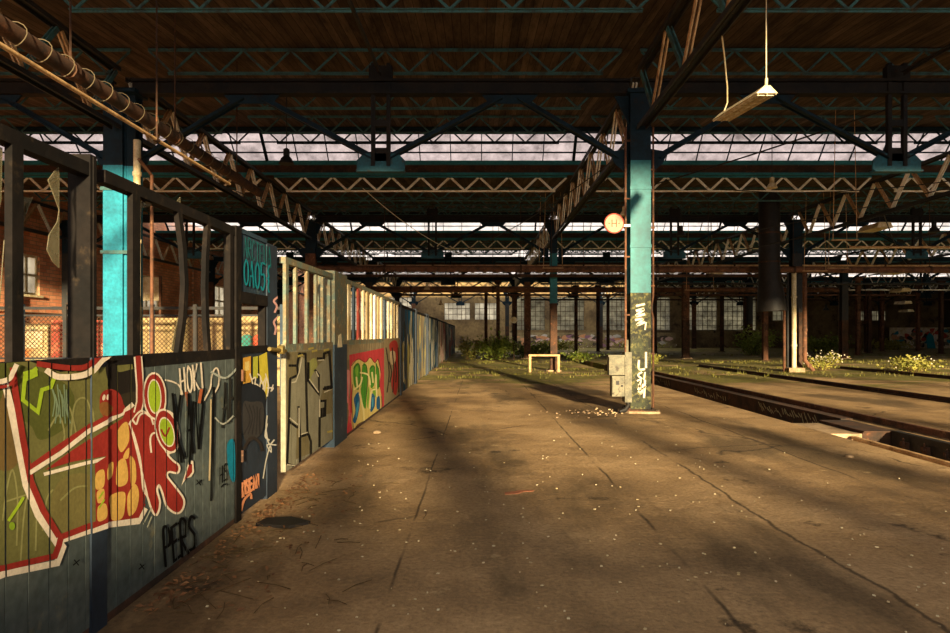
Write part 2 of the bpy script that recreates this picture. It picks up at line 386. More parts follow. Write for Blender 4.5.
# sawtooth roof
for k, v in enumerate(VAL):
    y1 = min(v+13.95, YB+.4); v0 = v; v = max(v, -3.0); z0, z1 = 7.24+.1*(v-v0), 7.24+.1*(y1-v0)
    xl = ROWS[1] if k == 0 else 19.0 if k == 5 else XL-.4  # deck left open at near left and far back to let more light in
    d = MB(); d.add([(xl,v,z0),(XR,v,z0),(XR,y1,z1),(xl,y1,z1),(xl,v,z0+.14),(XR,v,z0+.14),(XR,y1,z1+.14),(xl,y1,z1+.14)],
                    [(0,3,2,1),(4,5,6,7),(0,1,5,4),(1,2,6,5),(2,3,7,6),(3,0,4,7)])
    o = struct('ceiling' if k == 0 else 'ceiling.%03d' % k, d, 'deck')
tr = [0]
def trim(mb, m, sm=False): tr[0] += 1; return struct('trim_%d' % tr[0], mb, m, None, sm)
for k in range(0, 5):
    v = VAL[k]+P                                      # glazing drops from the ridge to this valley
    yr, zr, zf = v-.95, 8.58, 7.62
    g = MB(); g.box(XL, XR, v-.12, v+.1, 7.24, zf); trim(g, 'rustdark')
    g = MB(); g.box(XL, XR, v-.2, v-.1, zf-.04, zf+.1); g.box(XL, XR, v-.2, v-.12, 7.22, 7.30); trim(g, 'teal')
    g = MB(); g.box(XL, XR, yr-.12, yr+.1, zr-.12, zr+.14); trim(g, 'bluedark')
    for j in range(1 if k == 0 else 0, 7):
        x0, x1 = ROWS[j]+.005, ROWS[j+1]-.005
        m = MB(); p = MB(); n = 10
        for i in range(n+1):
            xx = x0+(x1-x0)*i/n; w = .09 if i in (0, n) else .03
            m.bar((xx, yr, zr), (xx, v-.1, zf), w, .05)
        for t in (0.02, .36, .66, .97):
            m.bar((x0, yr+(v-.1-yr)*t, zr+(zf-zr)*t), (x1, yr+(v-.1-yr)*t, zr+(zf-zr)*t), .045, .045)
        p.add([(x0,yr+.03,zr),(x1,yr+.03,zr),(x1,v-.07,zf),(x0,v-.07,zf)], [(0,1,2,3)])
        window(m, p, 'bluedark', 'skyglass' if k < 2 else 'clearglass')

# ------------------------------------------------------------------ steelwork
def purlin(x, Y, zt, label, cm_top, cm_bot, cm_dia, split, group, dw=.045):
    """lattice truss, zt is the top of its upper chord"""
    Lh, D, n = 5.18, .56, 10; st = 2*Lh/n
    if split:
        t = thing('lattice_truss', (x, Y, zt-D), label, 'roof truss', group)
        a = MB(); a.ell((x-Lh,Y,zt-.03),(x+Lh,Y,zt-.03),.07,.02); build('top_chord', a, cm_top, t)
        a = MB(); a.ell((x-Lh+st/2-.1,Y,zt-D+.025),(x+Lh-st/2+.1,Y,zt-D+.025),.055,.018,flip=-1); build('bottom_chord', a, cm_bot, t)
        for i in range(n):
            xt, xb = x-Lh+st*i, x-Lh+st*(i+.5)
            for (p, q) in (((xt+.03,Y,zt-.06),(xb,Y,zt-D+.04)), ((xb,Y,zt-D+.04),(xt+st-.03,Y,zt-.06))):
                a = MB(); a.bar(p, q, .028, dw, (0,0,1)); build('diagonal', a, cm_dia, t)
        return t
    dw *= 1.15
    a = MB(); a.bar((x-Lh,Y,zt-.03),(x+Lh,Y,zt-.03),.06,.06); a.mi = 1; a.bar((x-Lh+st/2-.1,Y,zt-D+.025),(x+Lh-st/2+.1,Y,zt-D+.025),.05,.05); a.mi = 2
    for i in range(n):
        xt, xb = x-Lh+st*i, x-Lh+st*(i+.5)
        a.bar((xt,Y,zt-.05),(xb,Y,zt-D+.04),.03,dw); a.bar((xb,Y,zt-D+.04),(xt+st,Y,zt-.05),.03,dw)
    o = build('lattice_truss', a, [cm_top, cm_bot, cm_dia]); return tag(o, label, 'roof truss', group)
OFF = [(3.0, 'first'), (6.35, 'second'), (9.3, 'third'), (12.3, 'fourth'), (13.85, 'ridge')]
proto = {}
for k in range(1, 5):
    v = VAL[k]
    for (off, nm) in OFF:
        Y = v+off
        for j in range(7):
            x = (ROWS[j]+ROWS[j+1])/2
            if abs(x)-5.4 > Y*.78+3: continue
            lab = (f'thin dark lattice truss under the {NTH[k-1]} roof slope, {nm} of five, {BAY[j]}' if nm != 'ridge' else
                   f'lattice truss at the top edge of the {NTH[k-1]} skylight, {BAY[j]}')
            key = (k < 2, nm == 'ridge'); zt = deckz(Y)-.02
            if key in proto:
                s, s0 = proto[key]
                dup(s, s.location+Vector((x, Y, zt))-s0, lab)
            else:
                c = ('tealdim', 'tealdim', 'tealdim') if nm != 'ridge' else ('bluedark', 'bluedark', 'bluedark')
                o = purlin(x, Y, zt, lab, *c, k < 2, 'lattice trusses under the roof'); proto[key] = (o, Vector((x, Y, zt)))
    Y = v+P-.02
    for j in range(7):                                # pale trusses at the foot of each skylight
        x = (ROWS[j]+ROWS[j+1])/2
        if abs(x)-5.4 > Y*.78+3: continue
        lab = f'pale zigzag lattice truss below the {NTH[k-1]} skylight, {BAY[j]}'
        key = ('v', k < 3)
        if key in proto:
            s, s0 = proto[key]; dup(s, s.location+Vector((x, Y, 7.22))-s0, lab)
        else:
            o = purlin(x, Y, 7.22, lab, 'teal', 'pale', 'pale', k < 3, 'pale lattice trusses below the skylights', .075); proto[key] = (o, Vector((x, Y, 7.22)))

def girder(x, Y, label, split, tan):
    z0, z1, Lg, n = 5.8, 7.08, P-.5, 8; st = Lg/n; Y0 = Y+.25
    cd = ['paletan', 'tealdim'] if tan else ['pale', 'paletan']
    if split:
        t = thing('lattice_girder', (x, Y+P/2, z0), label, 'girder', 'long lattice girders above the column rows')
        for nm, zz, h in (('top_chord', z1-.05, -1), ('bottom_chord', z0+.05, 1)):
            a = MB()
            for s in (-1, 1): a.ell((x+s*.055,Y0,zz),(x+s*.055,Y0+Lg,zz),.09,.02,flip=s)
            build(nm, a, 'steel', t)
        for i in range(n):
            yt, yb = Y0+st*i, Y0+st*(i+.5)
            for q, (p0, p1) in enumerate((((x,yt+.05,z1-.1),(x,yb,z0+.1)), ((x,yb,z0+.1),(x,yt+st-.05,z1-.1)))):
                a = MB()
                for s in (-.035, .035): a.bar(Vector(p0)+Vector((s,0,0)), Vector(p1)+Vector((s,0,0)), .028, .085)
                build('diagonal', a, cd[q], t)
        return t
    a = MB(); a.bar((x,Y0,z1-.05),(x,Y0+Lg,z1-.05),.14,.1); a.bar((x,Y0,z0+.05),(x,Y0+Lg,z0+.05),.14,.1); a.mi = 1
    for i in range(n):
        yt, yb = Y0+st*i, Y0+st*(i+.5)
        a.bar((x,yt,z1-.1),(x,yb,z0+.1),.06,.06); a.bar((x,yb,z0+.1),(x,yt+st,z1-.1),.06,.06)
    return tag(build('lattice_girder', a, ['steel', 'pale']), label, 'girder', 'long lattice girders above the column rows')
gp = {}
for i, Y in enumerate(FRM[:5]):
    for j, x in enumerate(ROWS[:7]):
        if abs(x) > (Y+P)*.8+2: continue
        if i == 0 and j not in (1, 2): continue
        lab = f'long steel lattice girder {ROWN[j]}, {NTH[i]} stretch from the front'
        key = (i < 3, i < 1)
        if key in gp:
            s, s0 = gp[key]; dup(s, s.location+Vector((x, Y, 0))-s0, lab)
        else: gp[key] = (girder(x, Y, lab, i < 3, i < 1), Vector((x, Y, 0)))

def frame(xa, Y, label, split):
    xb = xa+10.75; q = 10.75/4; zt, zb = 6.66, 5.22
    top = MB(); top.box(xa+.2, xb-.2, Y-.11, Y+.11, zt+.20, zt+.25); top.box(xa+.2, xb-.2, Y-.11, Y+.11, zt-.06, zt-.01); top.box(xa+.2, xb-.2, Y-.02, Y+.02, zt-.01, zt+.2)
    pts = [(xa+.24, zb), (xa+q, zt), (xa+2*q, zb), (xa+3*q, zt), (xb-.24, zb)]
    dg = []
    for i in range(4):
        a = MB(); p, r = pts[i], pts[i+1]; d = Vector((r[0]-p[0], 0, r[1]-p[1])).normalized()*.2
        A, B = Vector((p[0],Y,p[1]))+d, Vector((r[0],Y,r[1]))-d
        for s in (-1, 1): a.ell(A+Vector((0,s*.05,0)), B+Vector((0,s*.05,0)), .11, .02, up=(0,1,0), flip=s)
        dg.append(a)
    gs = []
    for i, (gx, gz) in enumerate(pts):
        a = MB(); s = 1 if i % 2 == 0 else -1
        if i in (1, 3): prof = [(gx-.62,gz-.02),(gx-.42,gz-.24),(gx+.42,gz-.24),(gx+.62,gz-.02)]
        elif i == 2: prof = [(gx-.5,gz+.02),(gx-.5,gz-.2),(gx+.5,gz-.2),(gx+.5,gz+.02),(gx+.36,gz+.16),(gx-.36,gz+.16)]
        else:
            e = 1 if i == 0 else -1
            prof = [(gx-.02*e,gz-.28),(gx+.26*e,gz-.05),(gx+.36*e,gz+.2),(gx-.02*e,gz+.26)]
        a.plate([(u, Y-.02, w) for (u, w) in prof], (0,.04,0)); gs.append(a)
        if i == 2:
            a.box(gx-.5, gx+.5, Y-.09, Y+.09, gz-.23, gz-.19)
    hg = MB(); xm = xa+2*q
    for s in (-.16, .16): hg.box(xm+s-.04, xm+s+.04, Y-.05, Y+.05, zb-.1, zt+.6)
    hg.box(xm-.16, xm+.16, Y-.04, Y+.04, zb+.72, zb+.86); hg.box(xm-.14, xm+.14, Y-.02, Y+.02, zb+.0, zb+.28); hg.box(xm-.24, xm+.24, Y-.08, Y+.08, zt+.2, deckz(Y)-.62)
    if not split:
        a = MB()
        for b_ in [top, hg]+dg+gs:
            o_ = len(a.v); a.v += b_.v; a.f += [tuple(i+o_ for i in ff) for ff in b_.f]; a.m += [0]*len(b_.f)
        return tag(build('portal_truss', a, 'bluedark'), label, 'truss', 'cross trusses between the columns')
    t = thing('portal_truss', (xm, Y, zb-.23), label, 'truss', 'cross trusses between the columns')
    build('top_chord', top, 'beamdark', t)
    for a in dg: build('diagonal', a, 'bluedark', t)
    for i, a in enumerate(gs): build('gusset_plate', a, 'tealdark' if i in (2,) else 'bluedark', t)
    build('hanger', hg, 'beamdark', t); return t
fp = {}
for i, Y in enumerate(FRM[1:]):
    for j, xa in enumerate(ROWS[:7]):
        if min(abs(xa), abs(xa+10.75)) > Y*.78+1: continue
        lab = f'dark W-braced cross truss on the {NTH[i]} line of columns, {BAY[j]}'
        key = i < 2
        if key in fp:
            s, s0 = fp[key]; dup(s, s.location+Vector((xa, Y, 0))-s0, lab)
        else: fp[key] = (frame(xa, Y, lab, key), Vector((xa, Y, 0)))

# columns
def hsec(m, x, Y, z0, z1, w=.42, d=.34, t=.03):
    m.box(x-w/2, x+w/2, Y-d/2, Y-d/2+t, z0, z1); m.box(x-w/2, x+w/2, Y+d/2-t, Y+d/2, z0, z1); m.box(x-t/2, x+t/2, Y-d/2+t, Y+d/2-t, z0, z1)
def column(x, Y, label, mats, zsplit, w=.42, extras=True):
    t = thing('steel_column', (x, Y, 0), label, 'column', 'steel columns of the hall')
    a = MB(); hsec(a, x, Y, 5.2, 6.62, w); build('column_head', a, 'bluedark', t)
    a = MB(); hsec(a, x, Y, zsplit, 5.2, w)
    if extras:
        for z in (3.4, 4.6):
            a.box(x-w/2-.012, x+w/2+.012, Y-.185, Y-.168, z, z+.06)
    build('shaft', a, mats[0], t)
    a = MB(); hsec(a, x, Y, .06, zsplit, w); build('lower_shaft', a, mats[1], t)
    a = MB(); a.box(x-w/2-.08, x+w/2+.08, Y-.26, Y+.26, .035, .075)
    for sx in (-1, 1):
        for sy in (-1, 1): a.lathe((x+sx*(w/2+.03), Y+sy*.21, .075), [(.025,0),(.025,.03)], 6)
    build('base_plate', a, 'rustdark', t)
    a = MB(); prof = []
    r = random.Random(int(x*10+Y)); n = 14
    for i in range(n):
        an = 2*PI*i/n; k = (w/2+.22)/max(abs(math.cos(an)), abs(math.sin(an)))*r.uniform(.86, 1.12)*.92
        prof.append((x+k*math.cos(an), Y+k*.9*math.sin(an), 0))
    a.plate(prof, (0,0,.045)); build('concrete_footing', a, 'concrete', t)
    a = MB(); a.box(x-w/2-.06, x+w/2+.06, Y-.24, Y+.24, 6.58, 6.66)
    for s in (-1, 1): a.plate([(x+s*w/2,Y-.02,6.0),(x+s*(w/2+.3),Y-.02,6.58),(x+s*w/2,Y-.02,6.58)], (0,.04,0))
    build('cap', a, 'bluedark', t); return t
COLS = {}
COLS[2,1] = column(3.35, 13.2, 'teal steel column with round sign and graffiti on its dark lower part', ('teal', 'dullgreen'), 2.47)
# the wide riveted column behind the partition
x, Y = -7.42, 13.2
t = thing('riveted_column', (x, Y, 0), 'bright cyan riveted steel column behind the broken partition windows', 'column')
for (za, zb_, nm, mt) in ((.06, 5.1, 'shaft', 'cyan'), (5.1, 6.62, 'column_head', 'bluedark')):
    a = MB(); hsec(a, x-.1, Y, za, zb_, .40); hsec(a, x+.22, Y+.06, za, zb_, .2, .3); a.box(x+.08, x+.14, Y-.1, Y+.1, za, zb_); build(nm, a, mt, t)
a = MB()
for i in range(52):
    z = .4+.09*i
    for xx in (x-.26, x+.06, x+.29): a.lathe((xx, Y-.165 if xx < x+.1 else Y-.085, z), [(.017,0),(.012,-.012)], 6, 'y')
build('rivets', a, 'cyan', t)
for z in (3.27, 4.58):
    a = MB(); a.box(x-.34, x+.36, Y-.20, Y-.165, z, z+.07); build('clamp_band', a, 'tealdim', t)
a = MB(); a.box(x-.42, x+.42, Y-.3, Y+.3, 0, .06); build('base_plate', a, 'rustdark', t)
a = MB(); a.box(x-.4, x+.4, Y-.26, Y+.26, 6.58, 6.66); build('cap', a, 'bluedark', t)
for (i, Yc) in enumerate(FRM[1:], 1):
    for j, xc in enumerate(ROWS[:7]):
        if (j, i) == (2, 1) or (j, i) == (1, 1): continue
        if abs(xc) > Yc*.76+.5 or (j == 0 and i < 2): continue
        lab = f'dark steel column {ROWN[j]}, {NTH[i-1]} from the front'
        if j == 2 and i == 2: COLS[2,2] = column(xc, Yc, 'steel column with teal top and rusty foot behind the low white barrier', ('teal', 'rustdark'), 3.0, .3); continue
        if j == 2 and i == 3: COLS[2,3] = column(xc, Yc, 'reddish rust-brown steel column beside the green bush', ('rust', 'rust'), 3.0, .42); continue
        kind = 'rust' if (i+j) % 3 == 0 else 'steel'
        if kind in COLS: dup(COLS[kind], (xc, Yc, 0), lab.replace('dark', 'rusty brown' if kind == 'rust' else 'dark'))
        else: COLS[kind] = column(xc, Yc, lab.replace('dark', 'rusty brown' if kind == 'rust' else 'dark'), ('rust', 'rustdark') if kind == 'rust' else ('steel', 'rustdark'), 2.6, .44, False)
from mathutils.geometry import tessellate_polygon
# ------------------------------------------------------------------ spray paint on the boards
LET = {'P':[[(0,0),(.05,1),(.7,.95),(.75,.55),(.05,.5)]], 'E':[[(.8,1),(0,.95),(0,0),(.85,.05)],[(0,.5),(.65,.55)]],
 'R':[[(0,0),(.05,1),(.7,.95),(.7,.55),(.05,.5),(.8,0)]], 'S':[[(.8,.9),(.35,1),(.05,.75),(.7,.4),(.6,.08),(0,.05)]],
 'H':[[(0,0),(.05,1)],[(.75,0),(.75,1)],[(0,.5),(.75,.52)]], 'O':[[(.4,1),(.05,.7),(.1,.2),(.45,0),(.8,.3),(.75,.8),(.4,1)]],
 'N':[[(0,0),(.05,1),(.7,0),(.75,1)]], 'D':[[(.05,0),(.05,1),(.6,.85),(.75,.45),(.55,.08),(.05,0)]], 'A':[[(0,0),(.4,1),(.8,0)],[(.15,.4),(.65,.4)]],
 'K':[[(.05,0),(.05,1)],[(.75,1),(.05,.45),(.8,0)]], 'L':[[(.05,1),(.05,0),(.75,.05)]], 'U':[[(0,1),(.08,.15),(.4,0),(.7,.2),(.75,1)]],
 'C':[[(.75,.85),(.4,1),(.05,.6),(.15,.12),(.5,0),(.8,.15)]], 'T':[[(0,1),(.8,.95)],[(.4,1),(.4,0)]], 'V':[[(0,1),(.4,0),(.8,1)]],
 '5':[[(.75,1),(.15,1),(.1,.58),(.6,.6),(.75,.3),(.4,0),(.05,.1)]], 'I':[[(.3,0),(.35,1)]], 'W':[[(0,1),(.2,0),(.4,.7),(.6,0),(.8,1)]],
 'Z':[[(0,.95),(.8,1),(.0,.05),(.8,0)]], 'M':[[(0,0),(.1,1),(.4,.3),(.7,1),(.8,0)]], 'F':[[(.8,1),(0,.95),(0,0)],[(0,.5),(.6,.55)]], '{':[[(.6,1),(.3,.8),(.45,.55),(.15,.5),(.45,.42),(.3,.15),(.55,0)]]}
class Paint:
    def __init__(s): s.p = []; s.n = 0
    def fill(s, c, pts, sm=True, n=5):
        s.p.append((c, [tuple(q) for q in (smooth_pts(pts, n, True) if sm else pts)], s.n)); s.n += 1; return s
    def stroke(s, c, pts, w, sm=True):
        q = smooth_pts(pts, 5) if sm and len(pts) > 2 else [Vector(p[:2]) for p in pts]
        q = [q[0]]+[b for a, b in zip(q, q[1:]) if (b-a).length > .05]; k = len(q)
        if k < 2: return s
        closed = (q[0]-q[-1]).length < .3 and k > 4; ed = []
        for i in range(k):
            d0 = (q[i]-q[i-1]).normalized() if i else ((q[0]-q[-2]).normalized() if closed else (q[1]-q[0]).normalized())
            d1 = (q[i+1]-q[i]).normalized() if i < k-1 else ((q[1]-q[0]).normalized() if closed else d0)
            d = d0+d1; d = d.normalized() if d.length > .2 else d1
            nn = Vector((-d.y, d.x)); e = 1/max(.55, nn.dot(Vector((-d1.y, d1.x)))); c0 = q[i]
            if not closed and i == 0: c0 = q[i]-d*w*.4
            if not closed and i == k-1: c0 = q[i]+d*w*.4
            ed.append((c0+nn*w/2*e, c0-nn*w/2*e))
        for i in range(k-1): s.p.append((c, [tuple(ed[i][0]), tuple(ed[i+1][0]), tuple(ed[i+1][1]), tuple(ed[i][1])], s.n))
        s.n += 1; return s
    def oval(s, c, cx, cy, rx, ry, rot=0, n=22):
        cr, sr = math.cos(rot), math.sin(rot)
        return s.fill(c, [(cx+rx*math.cos(a)*cr-ry*math.sin(a)*sr, cy+rx*math.cos(a)*sr+ry*math.sin(a)*cr) for a in (2*PI*k/n for k in range(n))], False)
    def text(s, c, word, quad, w):
        """quad: lower left, lower right, upper right, upper left corners, in photo pixels"""
        (ax,ay),(bx,by),(cx,cy),(dx,dy) = quad; k = len(word)
        for i, ch in enumerate(word):
            for ln in LET.get(ch, []):
                pp = []
                for (u, v) in ln:
                    U = (i+u*.92)/k
                    pp.append((ax*(1-U)*(1-v)+bx*U*(1-v)+cx*U*v+dx*(1-U)*v, ay*(1-U)*(1-v)+by*U*(1-v)+cy*U*v+dy*(1-U)*v))
                s.stroke(c, pp, w, ch in 'SOCDURP5{')
        return s
    def build(s, name, parent, ya, yb, z0, z1, grooves=(), x=XW, mapf=None, gw=.005):
        bm = bmesh.new(); cols = sorted({q[0] for q in s.p}); ci = {c: i for i, c in enumerate(cols)}
        for qi, (c, pts, ly) in enumerate(s.p):
            vs = []
            for (px, py) in pts:
                Y, z = mapf(px, py) if mapf else (wallY(px), H+(VY-py)/F*wallY(px))
                vs.append(bm.verts.new((x+.0025+.00009*ly+.00002*(qi % 4), Y, z)))
            tris = [(0,1,2),(0,2,3)] if len(vs) == 4 else tessellate_polygon([[Vector((a, b, 0)) for a, b in pts]])
            for tr_ in tris:
                try: fc = bm.faces.new([vs[i] for i in tr_]); fc.material_index = ci[c]
                except ValueError: pass
        for co, no in (((0,ya,0),(0,1,0)), ((0,yb,0),(0,-1,0)), ((0,0,z0),(0,0,1)), ((0,0,z1),(0,0,-1))):
            bmesh.ops.bisect_plane(bm, geom=bm.verts[:]+bm.edges[:]+bm.faces[:], plane_co=co, plane_no=no, clear_inner=True)
        for gy in grooves:
            if not ya < gy < yb: continue
            for e in (-gw, gw): bmesh.ops.bisect_plane(bm, geom=bm.verts[:]+bm.edges[:]+bm.faces[:], plane_co=(0,gy+e,0), plane_no=(0,1,0))
            kill = [fc for fc in bm.faces if abs(fc.calc_center_median().y-gy) < gw]
            if kill: bmesh.ops.delete(bm, geom=kill, context='FACES')
        if not bm.faces: bm.free(); return None
        org = ORG[parent.name]; bmesh.ops.translate(bm, verts=bm.verts, vec=-org)
        for fc in bm.faces:
            if fc.normal.x < 0: fc.normal_flip()
        me = bpy.data.meshes.new(name); bm.to_mesh(me); bm.free()
        for c in cols: me.materials.append(paint(c))
        o = bpy.data.objects.new(name, me); C.objects.link(o); o.parent = parent; ORG[o.name] = org; return o

RED, WHT, OLV, LIM, YEL, BLK = (142,46,38), (222,208,184), (104,102,58), (150,176,44), (206,164,84), (12,12,12)
g = Paint()
g.fill(OLV, [(-60,352),(20,358),(60,372),(110,366),(132,364),(138,395),(130,425),(112,470),(108,521),(57,540),(58,556),(2,572),(-60,590)], False)
g.fill((82,86,40), [(-60,352),(60,380),(70,420),(40,440),(20,420),(-60,430)]); g.fill((112,104,60), [(60,480),(90,476),(96,520),(64,535),(50,510)])
g.fill((108,88,50), [(0,400),(7,392),(20,455),(0,470),(-10,430)])
for pts in ([(2,520),(6,490),(12,470),(17,500),(16,545)], [(20,560),(24,510),(32,480),(36,500),(35,550)], [(42,530),(46,500),(52,490)], [(48,430),(58,415),(64,435),(60,448)], [(70,440),(74,405),(84,398),(90,410),(92,430)], [(4,502),(34,492)], [(60,500),(74,488),(86,486)], [(76,435),(70,410),(64,402)]):
    g.stroke((136,134,84), pts, 1.7)
for i in range(8): g.stroke((116,134,104), [(50+i*2.2, 385+(i%3)*5), (54+i*1.8, 400+(i%4)*4), (52+i*2.5, 416+(i%2)*7)], 1.3)
g.stroke(LIM, [(35,369),(24,377),(22,400),(37,412),(41,390),(50,387),(53,379)], 4, False); g.fill(LIM, [(22,372),(36,368),(37,376),(24,382)], False)
g.stroke(LIM, [(8,520),(18,505),(22,498)], 3); g.oval((130,160,40), 11, 526, 3, 4)
# black smudges under the sill
g.fill((34,30,26), [(103,366),(114,364),(118,372),(137,370),(137,394),(128,403),(118,396),(108,388)])
g.fill((52,46,34), [(118,396),(137,392),(135,405),(124,408)])
# left red arrow with white edges
g.stroke(WHT, [(4,384),(9,404),(17,444),(25,485),(37,515),(56,543)], 7, False)
g.stroke(RED, [(12,370),(14,390),(22,440),(30,482),(42,510),(59,538)], 6.5, False)
g.stroke(WHT, [(-4,577),(3,574),(56,563),(62,547),(57,541),(107,524.5),(137,521),(143,510)], 6.5, False)
g.stroke(RED, [(-4,569),(3,568),(54,556),(58,545),(60,537),(107,519),(136,515),(141,505)], 6, False)
g.stroke(RED, [(29,468),(60,446),(90,426),(122,408)], 6, False)
g.stroke(WHT, [(30,472),(60,453),(88,431),(122,413),(131,405)], 4.4, False)
g.fill(RED, [(44,470),(70,451),(98,433),(122,418),(124,440),(122,460),(103,456),(70,462)], False)
g.stroke(WHT, [(44,474),(70,467),(103,458.5)], 3.4, False)
g.fill(RED, [(97,398),(101,391),(110,389),(118,393),(122,402),(122,412),(112,416),(104,418),(98,412)])
g.fill((128,84,44), [(97,404),(104,402),(112,408),(106,416),(98,413)])
g.oval(WHT, 101, 397.5, 1.5, 3, .2); g.oval(WHT, 105.2, 397, 1.5, 3, .2)
# yellow stones on red
g.fill(RED, [(92,464),(104,456),(114,440),(124,412),(138,405),(142,440),(146,480),(143,506),(136,518),(107,521),(93,526)], False)
for poly in ([(93,474),(101,470),(101,486),(93,489)], [(94,492),(101,489),(101,500),(95,503)], [(95,507),(103,504),(104,517),(95,521)], [(105,468),(112,462),(111,476),(105,480)],
             [(117,430),(126,422),(128,440),(121,452),(117,446)], [(117,462),(124,459),(127,474),(125,484),(116,486),(115,474)], [(129,456),(134,462),(135,480),(130,486),(129,470)],
             [(109,496),(123,492),(124,505),(121,518),(111,520),(109,508)], [(127,494),(134,484),(138,494),(135,510),(128,516),(126,505)], [(132,420),(136,408),(139,402),(141,408),(138,414)], [(124,452),(128,448),(127,458),(122,458)]):
    g.fill(YEL, poly)
for p_ in ([(96,508),(101,500)], [(96,498),(100,492)]): g.stroke(LIM, p_, 1.6)
# red body to the right with white outline, fingers and drips
g.stroke(WHT, [(137,360),(139,385),(139,402),(137,410)], 8.5, False); g.stroke(RED, [(137,358),(139,385),(139,402),(136,414)], 5.5, False)
body = [(130,424),(140,412),(150,418),(158,412),(170,414),(176,430),(174,448),(166,454),(171,461),(177,466),(176,472),(168,471),(165,476),(174,488),(182,500),(180,510),(174,512),(166,505),(162,492),(158,484),(155,490),(158,503),(155,514),(151,508),(147,496),(143,488),(140,460),(134,436)]
def grow(pts, d):
    cx = sum(p[0] for p in pts)/len(pts); out = []; k = len(pts)
    ar = sum(pts[i][0]*pts[(i+1)%k][1]-pts[(i+1)%k][0]*pts[i][1] for i in range(k))
    for i in range(k):
        t = Vector((pts[(i+1)%k][0]-pts[i-1][0], pts[(i+1)%k][1]-pts[i-1][1])).normalized(); nn = Vector((t.y, -t.x))*(1 if ar > 0 else -1)
        out.append((pts[i][0]+nn.x*d, pts[i][1]+nn.y*d))
    return out
g.stroke(WHT, body+[body[0]], 4); g.fill(RED, body)
g.stroke(WHT, [(129,424),(136,452),(142,478),(146,495)], 1.8); g.stroke(WHT, [(128,424),(131,420),(135,424),(138,416),(143,413),(149,416),(152,424)], 1.8)
g.stroke(WHT, [(150,452),(149,440),(151,434),(156,434),(162,446),(167,455)], 1.8)
g.oval(WHT, 153.5, 396, 12, 24, -.05); g.oval(RED, 153.5, 396, 10.4, 22, -.05); g.oval(WHT, 153.2, 396.5, 7, 17.5, -.05); g.oval(LIM, 153.2, 396.5, 6, 16, -.05)
g.oval(WHT, 166, 431, 12, 23, -.25); g.oval(RED, 166, 431, 10.4, 21, -.25); g.oval(WHT, 165.5, 432, 7.4, 15.4, -.25); g.oval(LIM, 165.5, 432, 6.4, 14, -.25)
g.stroke(RED, [(160,430),(164,436),(168,428)], 2)
g.fill(WHT, [(180,486),(184,473),(188,460),(192,461),(193,472),(190,477),(185,478)], False); g.fill(RED, [(183,480),(188,464),(191,464),(191,472),(188,476)], False)
for q in ([(142,524),(147,514),(150,508)], [(146,527),(150,517)]): g.stroke((176,176,150), q, 1.0)
# tags further right
g.text(WHT, 'HOKI', ((180,395),(206,386),(204,362),(178,369)), 1.7)
g.stroke(WHT, [(203,400),(209,388),(211,374),(215,368),(218,374),(217,386),(211,396)], 1.6); g.stroke(WHT, [(164,380),(172,382),(178,386),(181,394)], 1.5)
for q in ([(185,393),(187,405)], [(200,390),(198,402)]): g.stroke((176,96,60), q, 3)
g.text(BLK, 'KAV', ((176,462),(203,446),(206,388),(171,398)), 2.3)
g.stroke(BLK, [(171,394),(176,430),(180,462)], 2.4, False); g.stroke(BLK, [(192,402),(190,440),(188,464)], 2.2, False)
g.stroke((196,176,136), [(209.5,400),(209,440),(208,480)], 1.6, False); g.stroke((18,16,16), [(212.5,388),(211.5,430),(211,470),(210,500)], 2.6, False)
g.text((44,44,40), 'AH', ((221,427),(236,415),(236,374),(221,384)), 2.4)
g.stroke((170,172,158), [(214,418),(222,424),(232,416)], 1.6); g.stroke((166,172,160), [(210,372),(224,378),(236,368)], 2)
g.fill((22,116,140), [(225,448),(228,440),(233,442),(234,470),(233,482),(229,478),(226,462)]); g.text(BLK, 'HS', ((218,484),(227,479),(227,462),(218,468)), 1.3)
g.stroke(BLK, [(220,487),(223,484),(226,485)], 1.2)
g.text(BLK, 'PERS', ((164,566),(197,547),(195,514),(161,530)), 2.7); g.stroke(BLK, [(178,567),(182,562),(187,560)], 2.6)
for c_ in ((74,562),(140,566),(197,482)): g.stroke(BLK, [(c_[0]-3,c_[1]+3),(c_[0]+3,c_[1]-2)], 1.1); g.stroke(BLK, [(c_[0]-2,c_[1]-2),(c_[0]+2,c_[1]+3)], 1.1)
# red and white wave running over the sill
wave = Paint()
for gg in (g,):
    gg.stroke(WHT, [(45,371),(57,377),(84,374),(98,360),(108,354)], 6); gg.stroke(RED, [(36,364),(50,366),(70,368),(85,366),(98,354),(113,346)], 5.5)
    gg.stroke(WHT, [(-20,384),(4,380),(10,372),(13,366)], 5); gg.stroke(RED, [(-20,388),(4,386),(12,378)], 3)

